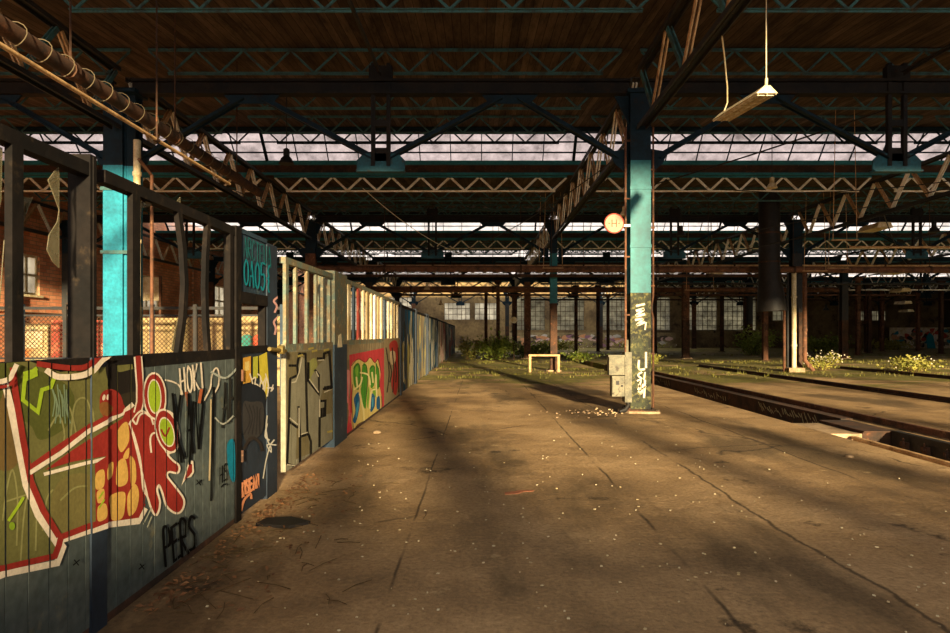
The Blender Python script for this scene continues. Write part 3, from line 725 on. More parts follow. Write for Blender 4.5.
GRV = [1.2+.1415*k for k in range(40)]
def boarding(ya, yb, z0, z1, grv=GRV, th=.035, x=XW):
    m = MB(); e = [ya]+[q for q in grv if ya+.03 < q < yb-.03]+[yb]
    for a, b_ in zip(e, e[1:]): m.box(x-th, x-R.uniform(0, .0015), a+.0035, b_-.0035, z0, z1)
    m.box(x-th-.02, x-th, ya, yb, z0, z1); return m
def panel(name, ya, yb, label, mull, bmat, fmat, pnt, zs=1.46, zt=2.52, cat='partition', grv=GRV, group=None, shards=(), z0=.05, sidepost=True, x=XW, zt2=None):
    t = thing(name, (x-.03, (ya+yb)/2, 0), label, cat, group); zt2 = zt2 or zt
    build('boarding', boarding(ya, yb, z0, zs-.06, grv, x=x), bmat, t)
    m = MB(); m.box(x-.07, x, ya, yb, zs-.06, zs+.02); build('sill', m, fmat, t)
    if z0 < .1:
        m = MB(); m.box(x-.08, x-.005, ya, yb, 0, z0); build('plinth', m, 'rustdark', t)
    m = MB(); m.add([(x-.07,ya,zt-.07),(x,ya,zt-.07),(x,yb,zt2-.07),(x-.07,yb,zt2-.07),(x-.07,ya,zt),(x,ya,zt),(x,yb,zt2),(x-.07,yb,zt2)],
                    [(0,3,2,1),(4,5,6,7),(0,1,5,4),(1,2,6,5),(2,3,7,6),(3,0,4,7)]); build('top_rail', m, fmat, t)
    for i, q in enumerate(mull):
        yq, w, bend, mt = (q+(0, None))[:4] if len(q) < 4 else q
        m = MB(); zz = [zs+.02+(zt-.07-zs-.02)*k/4 for k in range(5)]; yy = [yq+bend*math.sin(PI*k/4) for k in range(5)]
        for k in range(4):
            A, B = zz[k], zz[k+1]; a, c = yy[k], yy[k+1]
            m.add([(x-.035,a-w/2,A),(x-.0,a-w/2,A),(x-.0,a+w/2,A),(x-.035,a+w/2,A),(x-.035,c-w/2,B),(x-.0,c-w/2,B),(x-.0,c+w/2,B),(x-.035,c+w/2,B)],
                  [(0,3,2,1),(4,5,6,7),(0,1,5,4),(1,2,6,5),(2,3,7,6),(3,0,4,7)])
        build('mullion', m, mt or fmat, t)
    for sh in shards:
        m = MB(); m.plate([(x-.037, wallY(px), H+(VY-py)/F*wallY(px)) for (px, py) in sh], (.004,0,0)); build('glass_shard', m, 'shard', t)
    if pnt: pnt.build('graffiti', t, ya+.003, yb-.003, z0, zs+.019, grv)
    return t
# nearest panel, running out of the frame to the left
SH1 = [[(-30,130),(10,148),(9,200),(2,235),(-12,250),(-30,240)], [(22,150),(26,196),(38,198),(33,216),(23,218)], [(55,180),(66,165),(66,205),(66,268),(60,262),(54,250),(56,235),(64,222),(66,210),(61,196)], [(22,218),(40,197),(24,240)], [(4,345),(12,240),(9,290)]]
panel('partition_panel', 1.2, 3.36, 'nearest olive and red graffiti panel with broken windows above, at the left edge', [(1.55,.06,0,None),(2.16,.06,0,None),(2.835,.07,0,None)],
      'boards', 'frame', g, shards=SH1, zt=2.515)
t = thing('partition_post', (XW-.05, 3.43, 0), 'thick dark post between the two nearest graffiti panels', 'post', None)
m = MB(); m.box(XW-.15, XW+.01, 3.36, 3.50, 0, 1.48); build('lower_post', m, 'bluepanel', t)
m = MB(); m.box(XW-.115, XW+.005, 3.355, 3.41, 1.48, 2.56); m.box(XW-.075, XW+.012, 3.375, 3.40, 1.48, 2.55); build('upper_post', m, 'frame', t)
g.build('graffiti', t, 3.36, 3.50, .05, 1.478, (), x=XW+.01)
SH2 = [[(141,200),(152,196),(160,199),(156,206),(147,208),(146,240),(141,250)], [(178,206),(185,197),(186,216),(181,220)], [(176,350),(180,330),(183,318),(181,352)], [(141,300),(146,296),(148,318),(146,345),(141,350)]]
panel('partition_panel', 3.50, 5.36, 'grey-green graffiti panel with bent window bars and the black PERS tag', [(3.82,.085,0,'frame'),(4.38,.06,.10,'frame'),(4.86,.06,-.05,'frame'),(5.30,.07,0,'frame')],
      'boards', 'frame', g, shards=SH2, zt=2.515)
# dark blue door unit with turquoise tag on its header board
t = thing('painted_door', (XW-.04, 5.92, 0), 'dark blue door unit with turquoise tags on its tall header board', 'door')
m = MB(); m.box(XW-.1, XW+.01, 5.37, 5.49, 0, 2.53); build('hinge_post', m, 'frame', t)
m = MB(); m.box(XW-.08, XW+.005, 6.17, 6.48, 0, 2.50); build('lock_post', m, 'bluepanel', t)
m = MB(); m.box(XW-.06, XW-.005, 5.49, 6.17, 1.98, 2.52); m.box(XW-.07, XW+.005, 5.49, 6.17, 2.49, 2.53); hb = build('header_board', m, 'bluepost', t)
m = MB(); m.box(XW-.08, XW+.01, 5.49, 6.17, 1.88, 1.98); m.box(XW-.08, XW+.01, 5.49, 6.17, 1.44, 1.50); m.box(XW-.07, XW+.0, 6.12, 6.17, 1.5, 1.88); build('window_frame', m, 'frame', t)
m = MB(); m.box(XW-.05, XW-.003, 5.49, 6.17, .04, 1.44); m.box(XW-.055, XW, 5.49, 5.56, .04, 1.44); dl = build('door_leaf', m, 'bluepanel', t)
m = MB()
for z in (.5, 1.2): m.lathe((XW+.016, 5.49, z), [(.012,0),(.012,.1)], 8)
build('hinge', m, 'rust', dl)
m = MB(); p0, p1 = at(263,349,6.1), at(276,351,6.6); m.tube([(XW+.05,p0.y,p0.z),(XW+.05,p1.y,p1.z)], .02, 10); m.lathe((XW+.055, 6.45, 1.45), [(.045,-.03),(.045,.03)], 12, 'x'); m.box(XW, XW+.05, 6.40, 6.5, 1.43, 1.47); build('hasp', m, 'mustard', t)
d = Paint(); TQ = (24,128,140)
d.text((30,110,110), 'ARCTEUA', ((243,256),(271,268),(271,248),(243,237)), .65)
d.text(TQ, 'OAO5{', ((243,284),(271,293),(271,266),(243,259)), 1.4)
d.build('header_tag', hb, 5.49, 6.48, 1.98, 2.5, (), x=XW+.006)
d = Paint()
d.fill((198,150,60), [(242,358),(250,356),(250,382),(242,384)], False); d.fill((210,186,110), [(244,362),(248.5,361),(248.5,370),(244,371)], False)
d.fill((170,170,60), [(252,357),(257,356),(257,378),(252,379)], False); d.fill((196,180,60), [(258,356),(266,352),(268,384),(265,400),(262,384),(259,384)], False)
for k in range(7): d.stroke((214,204,180), [(249+k*2.6,374+(k%3)*5),(252+k*2.6,386-(k%2)*8),(250+k*2.7,396-(k%2)*5)], 1.3)
d.fill((34,38,44), [(240,388),(252,384),(264,392),(264,404),(258,420),(246,436),(240,428)]); d.fill((58,56,54), [(242,404),(250,402),(262,404),(262,430),(252,440),(243,438)])
for k in range(5): d.stroke((44,42,42), [(244+k*4,404+k),(249+k*2.4,420-k*2),(243+k*4,434)], 1.2)
d.stroke((50,44,40), [(243,448),(250,438),(258,442),(261,450)], 3); d.text((222,148,104), 'ONSEAN', ((239,498),(259,485),(258,474),(238,484)), 2.4); d.stroke((222,148,104), [(240,510),(243,500),(249,494),(250,498)], 2.4)
d.stroke((200,196,180), [(266,416),(265,430),(268,444),(273,440)], 1.4); d.stroke((200,196,180), [(262,478),(265,460),(269,446),(270,452),(266,445),(275,445)], 1.2); d.stroke((200,196,180), [(266,424),(264,436),(268,440)], 1.5)
d.stroke((214,206,190), [(266,388),(272,388),(270,391),(272,385)], 1.2)
d.build('door_graffiti', t, 5.49, 6.46, .05, 1.44, (), x=XW+.006)
d = Paint(); d.stroke((210,160,150), [(277,297),(273,301),(276,306),(274,312)], 2); d.stroke((210,160,150), [(276,318),(273,322),(275,328),(274,334)], 2); d.build('post_tag', t, 6.17, 6.479, 1.5, 2.3, (), x=XW+.006)

# unhinged silver panel
sv = Paint(); SG, DK, LT = (140,136,112), (30,28,26), (206,198,170)
A = lambda l: [(275+x/4.217, 330+y/4.217) for (x, y) in l]
sv.fill((120,110,78), A([(50,95),(240,80),(245,480),(50,560)]), False)
sv.fill((150,150,84), A([(140,140),(170,120),(178,180),(150,230),(136,200)]))
for pl in ([(62,215),(90,190),(105,120),(125,118),(132,300),(135,440),(105,450),(95,330),(85,570),(50,565),(58,380),(62,300)], [(135,215),(185,280),(190,500),(150,540),(138,420)], [(180,150),(232,100),(236,240),(200,250),(188,300),(150,200)], [(192,300),(212,296),(212,356),(238,350),(240,480),(192,500)]):
    sv.fill(SG, A(pl), False)
for pl in ([(60,150),(92,150),(96,190),(64,205),(62,215),(58,380),(50,565),(85,575)], [(92,150),(102,100),(128,100),(132,300),(136,440),(104,450),(98,325)], [(58,385),(92,410)], [(140,140),(140,215),(184,272),(184,190),(168,170)], [(180,120),(205,120),(206,100),(228,92),(238,240),(205,248)], [(190,300),(212,298),(210,360),(188,368)], [(104,450),(104,560),(118,570)], [(140,440),(150,470),(150,545)], [(187,370),(186,490)]):
    sv.stroke(DK, A(pl), 2.4, False)
for pl in ([(70,222),(86,218),(100,180),(112,116)], [(62,372),(94,398)], [(110,440),(134,432)], [(100,330),(100,450)], [(144,208),(182,262)], [(208,262),(236,250)], [(187,295),(187,365)], [(50,568),(82,572)], [(182,128),(204,126)], [(172,176),(182,196)]):
    sv.stroke(LT, A(pl), 1.1, False)
for pl in ([(205,238),(238,232),(238,250),(205,254)], [(190,330),(212,325),(210,360),(190,366)], [(160,350),(156,400)]): 
    if len(pl) > 2: sv.fill(DK, A(pl), False)
for e in ((105,110),(165,90),(215,86),(230,430),(150,80)): sv.stroke((176,160,84), A([(e[0]-8,e[1]),(e[0]+8,e[1]-4)]), 2)
GR2 = [6.78+.2*k for k in range(1, 60)]
panel('partition_panel', 6.78, 8.98, 'silver and black lettered panel hanging ajar past the dark blue door', [(6.84,.10,0,None),(7.20,.07,0,None),(7.68,.08,0,None),(8.10,.07,0,None),(8.45,.07,0,None),(8.85,.08,0,None)],
      'silver', 'frameteal', sv, zs=1.48, zt=2.44, zt2=2.47, z0=.13, grv=GR2)
t = thing('partition_post', (XW-.1, 9.42, 0), 'broad blue-green post between the silver and the red-framed graffiti panels', 'post')
m = MB(); m.box(XW-.28, XW+.02, 9.0, 9.86, 0, 1.46); build('lower_post', m, 'bluepost', t)
m = MB(); m.box(XW-.24, XW+.02, 9.02, 9.86, 1.46, 2.52); build('upper_post', m, 'frameteal', t)
m = MB(); m.plate([(XW+.02,9.2,1.42),(XW+.02,9.5,1.42),(XW+.02,9.42,1.62),(XW+.02,9.28,1.6)], (.004,0,0)); build('paper_scrap', m, 'cream', t)
# red framed green and blue piece
k3 = Paint(); A = lambda l: [(275+x/4.217, 330+y/4.217) for (x, y) in l]; PK = (196,66,70)
k3.fill((130,110,82), A([(296,130),(470,70),(470,370),(298,470)]), False)
k3.fill(PK, A([(312,105),(460,75),(462,350),(440,368),(405,385),(330,445),(300,438),(308,380),(318,250)]), False); k3.fill((206,140,130), A([(290,190),(315,175),(310,290),(296,300)]))
k3.fill((206,186,110), A([(322,150),(350,125),(380,138),(400,118),(420,140),(432,126),(444,180),(440,230),(448,280),(445,345),(405,380),(380,400),(345,400),(330,430),(322,380),(325,300),(322,230)]))
k3.fill((104,84,56), A([(345,400),(380,380),(440,345),(440,366),(405,384),(332,440)]))
GN, BL = (72,140,44), (20,92,136)
for pl in ([(330,160),(352,140),(358,190),(350,250),(332,230)], [(368,150),(384,150),(388,220),(382,300),(370,320),(364,240)], [(398,165),(416,150),(420,200),(416,235),(402,240)], [(424,140),(436,170),(438,240),(428,240)], [(360,250),(376,240),(384,310),(376,330)]): k3.fill(GN, A(pl))
for pl in ([(332,290),(352,262),(356,320),(340,390),(328,380),(338,340)], [(402,280),(418,270),(420,320),(402,345)], [(428,290),(440,280),(442,330),(428,330)]): k3.fill(BL, A(pl))
for pl in ([(336,170),(346,150),(350,175),(344,200)], [(392,240),(398,260),(392,330),(386,300)], [(410,245),(424,250),(426,285),(412,265)], [(352,215),(362,205),(362,240)]): k3.fill((120,170,60), A(pl))
for pl in ([(340,340),(350,300),(352,330),(342,372)], [(408,290),(414,285),(414,318),(408,325)]): k3.fill((70,150,180), A(pl))
for pl in ([(326,230),(322,300),(326,370),(330,430)], [(322,150),(350,122),(380,136),(400,116),(420,138),(434,124),(446,180)], [(345,400),(380,396),(405,378),(446,344),(449,280)]): k3.stroke((120,60,50), A(pl), .8)
for pl in ([(330,162),(352,142),(359,190),(350,252)], [(368,150),(385,152),(389,220),(382,302)], [(398,165),(417,152),(421,200)], [(424,142),(437,172),(439,240)]): k3.stroke((40,80,40), A(pl), .7)
for e in range(6): k3.stroke((206,110,104), A([(300+e*3,200+e*30),(304+e*2,230+e*30),(300+e*3,250+e*28)]), 1.0)
for pl in ([(360,180),(392,190),(400,230)], [(334,250),(358,230),(366,200)], [(420,250),(405,262),(398,330)], [(342,200),(346,240)], [(372,330),(374,380)], [(408,180),(412,220)], [(356,270),(372,340)], [(424,190),(428,280)]): k3.stroke((226,214,150), A(pl), 1.6)
MC = ['cream','bluepost','redboard','cream','yellowboard','cream','pale','yellowboard','cream']
panel('partition_panel', 9.88, 13.86, 'panel with green and blue graffiti in a red frame, striped bars above', [(10.15+.43*k,.12 if k % 2 else .2,0,MC[k]) for k in range(9)],
      'plaster', 'frameteal', k3, zs=1.5, zt=2.48, grv=[9.88+.25*k for k in range(40)])
k4 = Paint()
k4.fill((150,134,100), [(384,330),(401,330),(401,412),(384,424)], False); k4.fill((180,60,52), [(389,345),(397,342),(399,370),(396,395),(391,385),(393,365)]); k4.fill((214,190,150), [(390,352),(395,352),(395,362),(391,364)])
for k in range(5): k4.stroke((60,48,40), [(386+k*3,348+(k%2)*14),(389+k*2.4,372),(387+k*2.9,392-(k%2)*10)], 1.2)
panel('partition_panel', 13.88, 16.66, 'narrow panel with a red figure-like graffiti past the red-framed one', [(14.1+.55*k,.16,0,MC[(k*2+1) % 9]) for k in range(5)], 'plaster', 'frameteal', k4, zs=1.5, zt=2.46, grv=[13.9+.3*k for k in range(12)])

def board_unit(ya, yb, zt, label, mat, pnt, name='partition_panel'):
    t = thing(name, (XW-.04, (ya+yb)/2, 0), label, 'partition'); k = (yb-ya)/max(3, round((yb-ya)/.5))
    build('boarding', boarding(ya, yb, .05, zt-.08, [ya+k*i for i in range(1, 30)], .05), mat, t)
    m = MB(); m.box(XW-.09, XW+.015, ya, yb, zt-.08, zt); build('top_rail', m, 'frame', t)
    for yy in (ya+.1, yb-.1):
        m = MB(); m.box(XW-.13, XW+.03, yy-.1, yy+.1, 0, zt+.04); build('edge_post', m, 'bluepanel', t)
    if pnt: pnt.build('graffiti', t, ya+.2, yb-.2, .05, zt-.08, [])
    return t
def blobs(cols, px0, px1, n, seed):
    q = Paint(); r = random.Random(seed)
    for i in range(n*3):
        px = r.uniform(px0, px1); Y = wallY(px); z = r.uniform(.3, 2.2); py = VY-(z-H)*F/Y; w = (px1-px0)*r.uniform(.015, .07); h = r.uniform(.2, .9)*F/Y
        q.fill(cols[i % len(cols)], [(px-w,py-h*.6),(px+w*.2,py-h),(px+w,py-h*.3),(px+w*.5,py+h*.2),(px+w*.8,py+h*.8),(px-w*.4,py+h),(px-w*.8,py+h*.1)])
    return q
board_unit(16.7, 20.9, 2.42, 'dark blue boarded section of the partition with dull graffiti', 'bluepanel', blobs([(30,84,116),(150,140,84),(60,60,56),(190,180,150)], 400, 415, 14, 3))
board_unit(21.0, 25.2, 2.40, 'pale yellowish painted section of the partition beyond the dark blue one', 'plaster', blobs([(206,190,120),(120,130,130),(70,90,110)], 416, 426, 10, 4))
board_unit(25.9, 31.6, 2.40, 'blue-grey section of the partition streaked with white paint', 'bluepost', blobs([(206,200,180),(40,84,110),(150,150,130)], 428, 437, 12, 5))
board_unit(32.2, 40.2, 2.40, 'pinkish white section of the partition near its far end', 'plaster', blobs([(226,190,176),(214,206,190),(160,70,70)], 437, 446, 12, 6))
board_unit(41.0, 56.0, 2.40, 'last and farthest section of the long painted partition', 'bluepost', blobs([(206,200,180),(40,84,110),(180,110,90),(150,150,130)], 446, 455, 14, 8))
# ------------------------------------------------------------------ behind the partition
t = thing('mesh_fence', (-9.8, 17, 0), 'low wire mesh fence with dark rails and blue posts behind the broken windows', 'fence')
x0, x1 = -14.6, -5.2
m = MB(); m.box(x0, x1, 16.96, 17.04, 2.28, 2.36); build('top_rail', m, 'steel', t)
m = MB(); m.box(x0, x1, 16.97, 17.03, 2.10, 2.15); build('middle_rail', m, 'steel', t)
m = MB(); m.box(x0, x1, 16.97, 17.03, .95, 1.0); build('bottom_rail', m, 'steel', t)
for k in range(9):
    xx = x0+.05+(x1-x0-.1)*k/8
    m = MB(); m.box(xx-.05, xx+.05, 16.93, 17.02, 0, 2.42); build('post', m, 'bluepost' if k % 3 else 'steel', t)
m = MB(); k = 0
while k*.12 < (x1-x0)+1.1:
    a = x0+k*.12
    for s in (1, -1):
        p, q = Vector((a, 17, 1.0)) if s > 0 else Vector((a-1.1, 17, 1.0)), Vector((a-1.1, 17, 2.1)) if s > 0 else Vector((a, 17, 2.1))
        if min(p.x, q.x) > x0 and max(p.x, q.x) < x1: m.bar(p, q, .012, .012)
    k += 1
build('wire_mesh', m, 'rustdark', t)
def wallpanel(name, xa, xb, Y, z0, z1, mat, label, cat='board'):
    m = MB(); n = max(2, round((xb-xa)/.6))
    for i in range(n): m.box(xa+(xb-xa)*i/n+.006, xa+(xb-xa)*(i+1)/n-.006, Y, Y+.05, z0, z1)
    m.box(xa, xb, Y+.05, Y+.1, z0, z0+.12); m.box(xa, xb, Y+.05, Y+.1, z1-.12, z1)
    for xx in (xa+.1, xb-.1): m.box(xx-.05, xx+.05, Y+.1, Y+.2, 0, z1)
    return tag(build(name, m, mat), label, cat)
wallpanel('hoarding_board', -13.9, -13.05, 19.2, .05, 1.95, 'creamboard', 'cream and orange board at the far left behind the wire fence')
wallpanel('hoarding_board', -12.95, -11.1, 19.2, .05, 2.05, 'redboard', 'red painted board behind the nearest broken window')
wallpanel('hoarding_board', -10.6, -7.75, 19.2, .05, 2.12, 'yellowboard', 'yellow board behind the wire fence right of the cyan column')
wallpanel('hoarding_board', -7.65, -5.9, 19.2, .05, 2.2, 'yellowboard', 'yellow board seen through the window opening of the blue door unit')
for (px, c, lab) in ((247, (50,130,120), 'teal round disc hanging on the yellow board behind the door unit'), (258.5, (190,84,60), 'orange-red round disc hanging on the yellow board behind the door unit')):
    p = at(px, 341, 19.1); m = MB(); m.lathe(p, [(.19,-.02),(.2,0),(.2,.05),(.19,.085)], 24, 'y'); tag(build('round_disc', m, paint(c), None, True), lab, 'disc')
p = at(33, 338, 19.1); m = MB(); m.box(p.x-.26, p.x+.26, 19.14, 19.19, p.z-.3, p.z+.22); tag(build('notice_board', m, 'cream'), 'small white rectangular board on the fence panels at far left', 'sign')
m = MB()
for k in range(10): m.box(-18.7+.06*(k%2), -18.55, 30+1.5*k, 31.2+1.5*k, 1.2, 2.5)
tag(build('poster_wall', m, 'creamboard'), 'row of pale boards along the foot of the brick wall', 'board')
for (px, py, Y, w, h, lab) in ((151, 289, 30, .9, 1.1, 'tall white framed board against the brick wall, left of the bent bars'), (248, 275, 30, 1.6, .9, 'pale pinkish board in front of the bricks, seen through the door unit')):
    p = at(px, py, Y); t = thing('notice_board', (p.x, p.y, 0), lab, 'board')
    m = MB(); m.box(p.x-w/2, p.x+w/2, Y-.04, Y+.04, p.z-h/2, p.z+h/2); build('board', m, 'cream', t)
    m = MB()
    for s in (-1, 1): m.box(p.x+s*w/2-.05, p.x+s*w/2+.05, Y-.06, Y+.06, 0, p.z+h/2+.05)
    build('frame', m, 'rust', t)

# ------------------------------------------------------------------ fittings on the sign column
x, Y = 3.35, 13.2
m = MB(); m.tube([(x-.30,Y-.12,.9),(x-.30,Y-.12,5.9)], .022, 8); m.tube([(x-.30,Y-.12,1.9),(x-.30,Y-.12,1.85)], .03, 8)
for z in (2.0, 3.2, 4.4, 5.6): m.box(x-.33, x-.2, Y-.14, Y-.1, z, z+.03)
tag(build('conduit_pipe', m, 'rust', None, True), 'thin rusty pipe up the left side of the teal column', 'pipe')
m = MB(); m.tube([(x+.27,Y-.12,.05),(x+.27,Y-.12,1.95),(x+.235,Y-.1,2.15),(x+.27,Y-.12,2.4),(x+.27,Y-.12,5.9)], .02, 8)
for z in (1.2, 2.6, 3.8, 5.0): m.box(x+.2, x+.30, Y-.14, Y-.1, z, z+.03)
tag(build('conduit_pipe', m, 'rust', None, True), 'thin rusty pipe up the right side of the teal column', 'pipe')
t = thing('switch_cabinet', (x-.42, Y, .35), 'grey double electrical cabinet bolted to the left of the teal column', 'cabinet')
m = MB(); m.box(x-.66, x-.34, Y-.22, Y, .78, 1.17); m.box(x-.68, x-.33, Y-.24, Y+.02, 1.15, 1.19); build('upper_box', m, 'graybox', t)
m = MB(); m.box(x-.60, x-.34, Y-.22, Y, .34, .76); m.box(x-.59, x-.36, Y-.235, Y-.22, .38, .72); lb = build('lower_box', m, 'graybox', t)
m = MB(); m.box(x-.34, x-.20, Y-.24, Y+.02, .22, 1.25); m.tube([(x-.27,Y-.12,1.25),(x-.27,Y-.12,1.5)], .03); build('side_duct', m, 'graybox', t)
m = MB(); m.box(x-.52, x-.46, Y-.245, Y-.235, .58, .66); m.lathe((x-.40,Y-.235,.56), [(.02,-.03),(.02,0)], 8, 'y'); build('handle', m, 'black', lb)
m = MB(); m.tube([(x-.30,Y-.14,.3),(x-.26,Y-.2,.16),(x-.34,Y-.24,.06),(x-.46,Y-.26,.03)], [.035,.04,.05,.03], 8)
tag(build('cable_bundle', m, 'black', None, True), 'black cable bundle drooping at the foot of the teal column', 'cable')
# white tags on the column
def colpaint(strokes, nm, par):
    a = MB()
    for w, pts in strokes:
        q = smooth_pts([(px, py) for px, py in pts], 5)
        for i in range(len(q)-1):
            A, B = at(q[i].x, q[i].y, 13.027), at(q[i+1].x, q[i+1].y, 13.027); a.bar(A, B, .004, w*.0206, up=(B-A).cross(Vector((0,1,0))) if (B-A).length > 1e-5 else (0,0,1))
    build(nm, a, paint((222,206,176)), par)
colpaint([(2, [(636,306),(645,304)]), (2.4, [(636,311),(644,309),(636,316),(645,314)]), (2.2, [(635,320),(643,319),(637,325),(645,322)]), (1.4, [(646,322),(645,330)]),
          (2, [(639,360),(639,369),(645,369)]), (2, [(646,352),(646,368)]), (1.8, [(642,372),(638,375),(642,379)]), (1.6, [(645,372),(644,380)]), (1.6, [(637,381),(641,380),(638,390)]),
          (1.8, [(639,384),(641,394),(643,384)]), (2, [(645,380),(644,398)]), (1.4, [(638,392),(646,386)])], 'painted_tag', COLS[2,1])
p = at(614, 223.5, 13.05)
t = thing('round_sign', (p.x, 13.05, p.z), 'round pale pink sign with an H, on an arm left of the teal column', 'sign')
m = MB(); m.lathe(p, [(.198,-.02),(.205,-.012),(.205,.02),(.15,.03)], 36, 'y'); build('disc', m, paint((196,142,120)), t, True)
m = MB()
for i in range(36):
    a, b_ = 2*PI*i/36, 2*PI*(i+1)/36
    m.bar(p+Vector((.196*math.cos(a),-.022,.196*math.sin(a))), p+Vector((.196*math.cos(b_),-.022,.196*math.sin(b_))), .014, .022)
build('rim', m, paint((150,70,58)), t)
m = MB(); yy = p.y-.023
for s in (-1, 1): m.box(p.x+s*.045-.007, p.x+s*.045+.007, yy-.003, yy+.002, p.z-.075, p.z+.075)
m.box(p.x-.05, p.x+.05, yy-.003, yy+.002, p.z-.007, p.z+.007)
for s in (-1, 1): m.box(p.x+s*.10-.018, p.x+s*.10+.018, yy-.003, yy+.002, p.z-.006, p.z+.006)
build('letter', m, paint((130,84,56)), t)
m = MB(); m.box(p.x+.18, 3.15, 13.03, 13.07, p.z-.07, p.z-.02); build('arm', m, 'pale', t)
p = at(514, 320, 40.5); t = thing('round_sign', (p.x, 40.5, 0), 'small far round white sign on a post near the green bush', 'sign')
m = MB(); m.lathe(p, [(.2,-.02),(.21,0),(.2,.03)], 24, 'y'); build('disc', m, 'cream', t)
m = MB(); m.tube([(p.x,40.55,0),(p.x,40.55,p.z+.2)], .035); build('post', m, 'rustdark', t)

# ------------------------------------------------------------------ lamps
t = thing('strip_light', (3.86, 9.2, 4.82), 'cream fluorescent strip light hanging tilted from a cable, above the teal column', 'ceiling lamp')
A, B = Vector((3.86, 8.45, 4.83)), Vector((3.84, 10.0, 4.99)); dr = (B-A).normalized(); sd = Vector((1,0,0)); up = dr.cross(sd)*-1
if up.z < 0: up = -up
def tri(P0, w, hh): return [P0-sd*w/2, P0+sd*w/2, P0+sd*.035+up*hh, P0-sd*.035+up*hh]
m = MB(); a_ = tri(A, .29, .10); b_ = tri(B, .29, .10)
m.add(a_+b_, [(0,1,2,3),(7,6,5,4),(1,5,6,2),(2,6,7,3),(3,7,4,0)]); hs = build('housing', m, 'cream', t)
m = MB()
for s in (-.055, .055): m.tube([A+sd*s+up*.0+dr*.06, B+sd*s-dr*.06], .016, 8)
build('lamp_tube', m, 'pale', hs, True)
m = MB()
for i in range(9): m.bar(A+dr*(.05+.18*i)-sd*.12-up*.012, A+dr*(.05+.18*i)+sd*.12-up*.012, .006, .02)
for s in (-.12, 0, .12): m.bar(A+sd*s-up*.012, B+sd*s-up*.012, .006, .02)
build('grille', m, 'cream', hs)
m = MB(); m.tube([A+up*.1+dr*.04, A+up*.2+dr*.04], .02); m.tube([A+up*.15+dr*.04, Vector((3.87,8.5,5.9)), Vector((3.88,8.5,deckz(8.5)))], .008, 6); m.tube([B+up*.09-dr*.08, Vector((3.86,9.8,5.2)), Vector((3.80,9.65,5.38)), Vector((3.72,9.5,5.55)), Vector((3.6,9.25,5.68)), Vector((3.43,8.9,5.81))], .011, 6); build('cable', m, 'cream', t)
def bell(px, py, Y, r, mat, label):
    p = at(px, py, Y); t = thing('bell_lamp', (p.x, p.y, p.z-r*.8), label, 'ceiling lamp')
    m = MB(); m.lathe(p, [(r,-.8*r),(r*.98,-.7*r),(r*.72,-.1*r),(r*.4,.25*r),(r*.38,.3*r)], 20); build('shade', m, mat, t, True)
    m = MB(); m.lathe(p, [(r*.42,.3*r),(r*.42,1.15*r),(r*.2,1.3*r)], 14); build('lamp_holder', m, mat, t, True)
    m = MB(); m.tube([p+Vector((0,0,1.2*r)), Vector((p.x,p.y,deckz(p.y)))], .012, 6); build('hanger', m, 'steel', t)
bell(286.5, 158, 16.2, .19, 'black', 'black bell-shaped lamp silhouetted against the skylight above the blue door unit')
bell(772, 184, 20.5, .17, 'cream', 'pale bell-shaped lamp below the nearest skylight, right of the strip light')
bell(624, 212, 18.5, .13, 'cream', 'small pale cone lamp just above the round H sign')
bell(681, 232, 26, .2, 'steel', 'dark bell lamp hanging right of the teal column at truss height')
bell(934, 228, 26, .22, 'steel', 'dark bell lamp hanging near the right edge of the picture')
bell(427, 287, 32.6, .16, 'cream', 'small pale lamp above the end of the long partition')
bell(441, 303, 44, .17, 'cream', 'farthest small pale lamp above the end of the partition')
bell(826, 308, 44, .2, 'steel', 'dark bell lamp left of the rusty bent pipe')
def striplight(px, py, Y, w, label):
    p = at(px, py, Y); t = thing('strip_light', (p.x, p.y, p.z), label, 'ceiling lamp')
    m = MB(); m.add([(p.x-w/2,p.y-.6,p.z),(p.x+w/2,p.y-.6,p.z),(p.x+w/2,p.y+.6,p.z),(p.x-w/2,p.y+.6,p.z),(p.x-w/2+.1,p.y-.6,p.z+.2),(p.x+w/2-.1,p.y-.6,p.z+.2),(p.x+w/2-.1,p.y+.6,p.z+.2),(p.x-w/2+.1,p.y+.6,p.z+.2)],
                    [(0,3,2,1),(4,5,6,7),(0,1,5,4),(1,2,6,5),(2,3,7,6),(3,0,4,7)]); build('housing', m, 'cream', t)
    m = MB()
    for s in (-1, 1): m.tube([(p.x+s*w*.3,p.y,p.z+.2),(p.x+s*w*.3,p.y,deckz(p.y))], .012, 5)
    build('hanger', m, 'steel', t)
striplight(875, 230, 24.2, .62, 'pale strip light hanging under the nearest skylight at the right')
striplight(714, 275, 33, .55, 'pale strip light hanging high between the teal column and the pipe bundle')
striplight(894, 274, 33, .7, 'pale strip light at far right, second behind the nearest one')
striplight(900, 292, 40, .66, 'pale strip light at far right, third in the receding row')
striplight(903, 304, 47, .6, 'pale strip light at far right, fourth in the receding row')
striplight(906, 312, 54, .6, 'pale strip light at far right, smallest and farthest of the row')

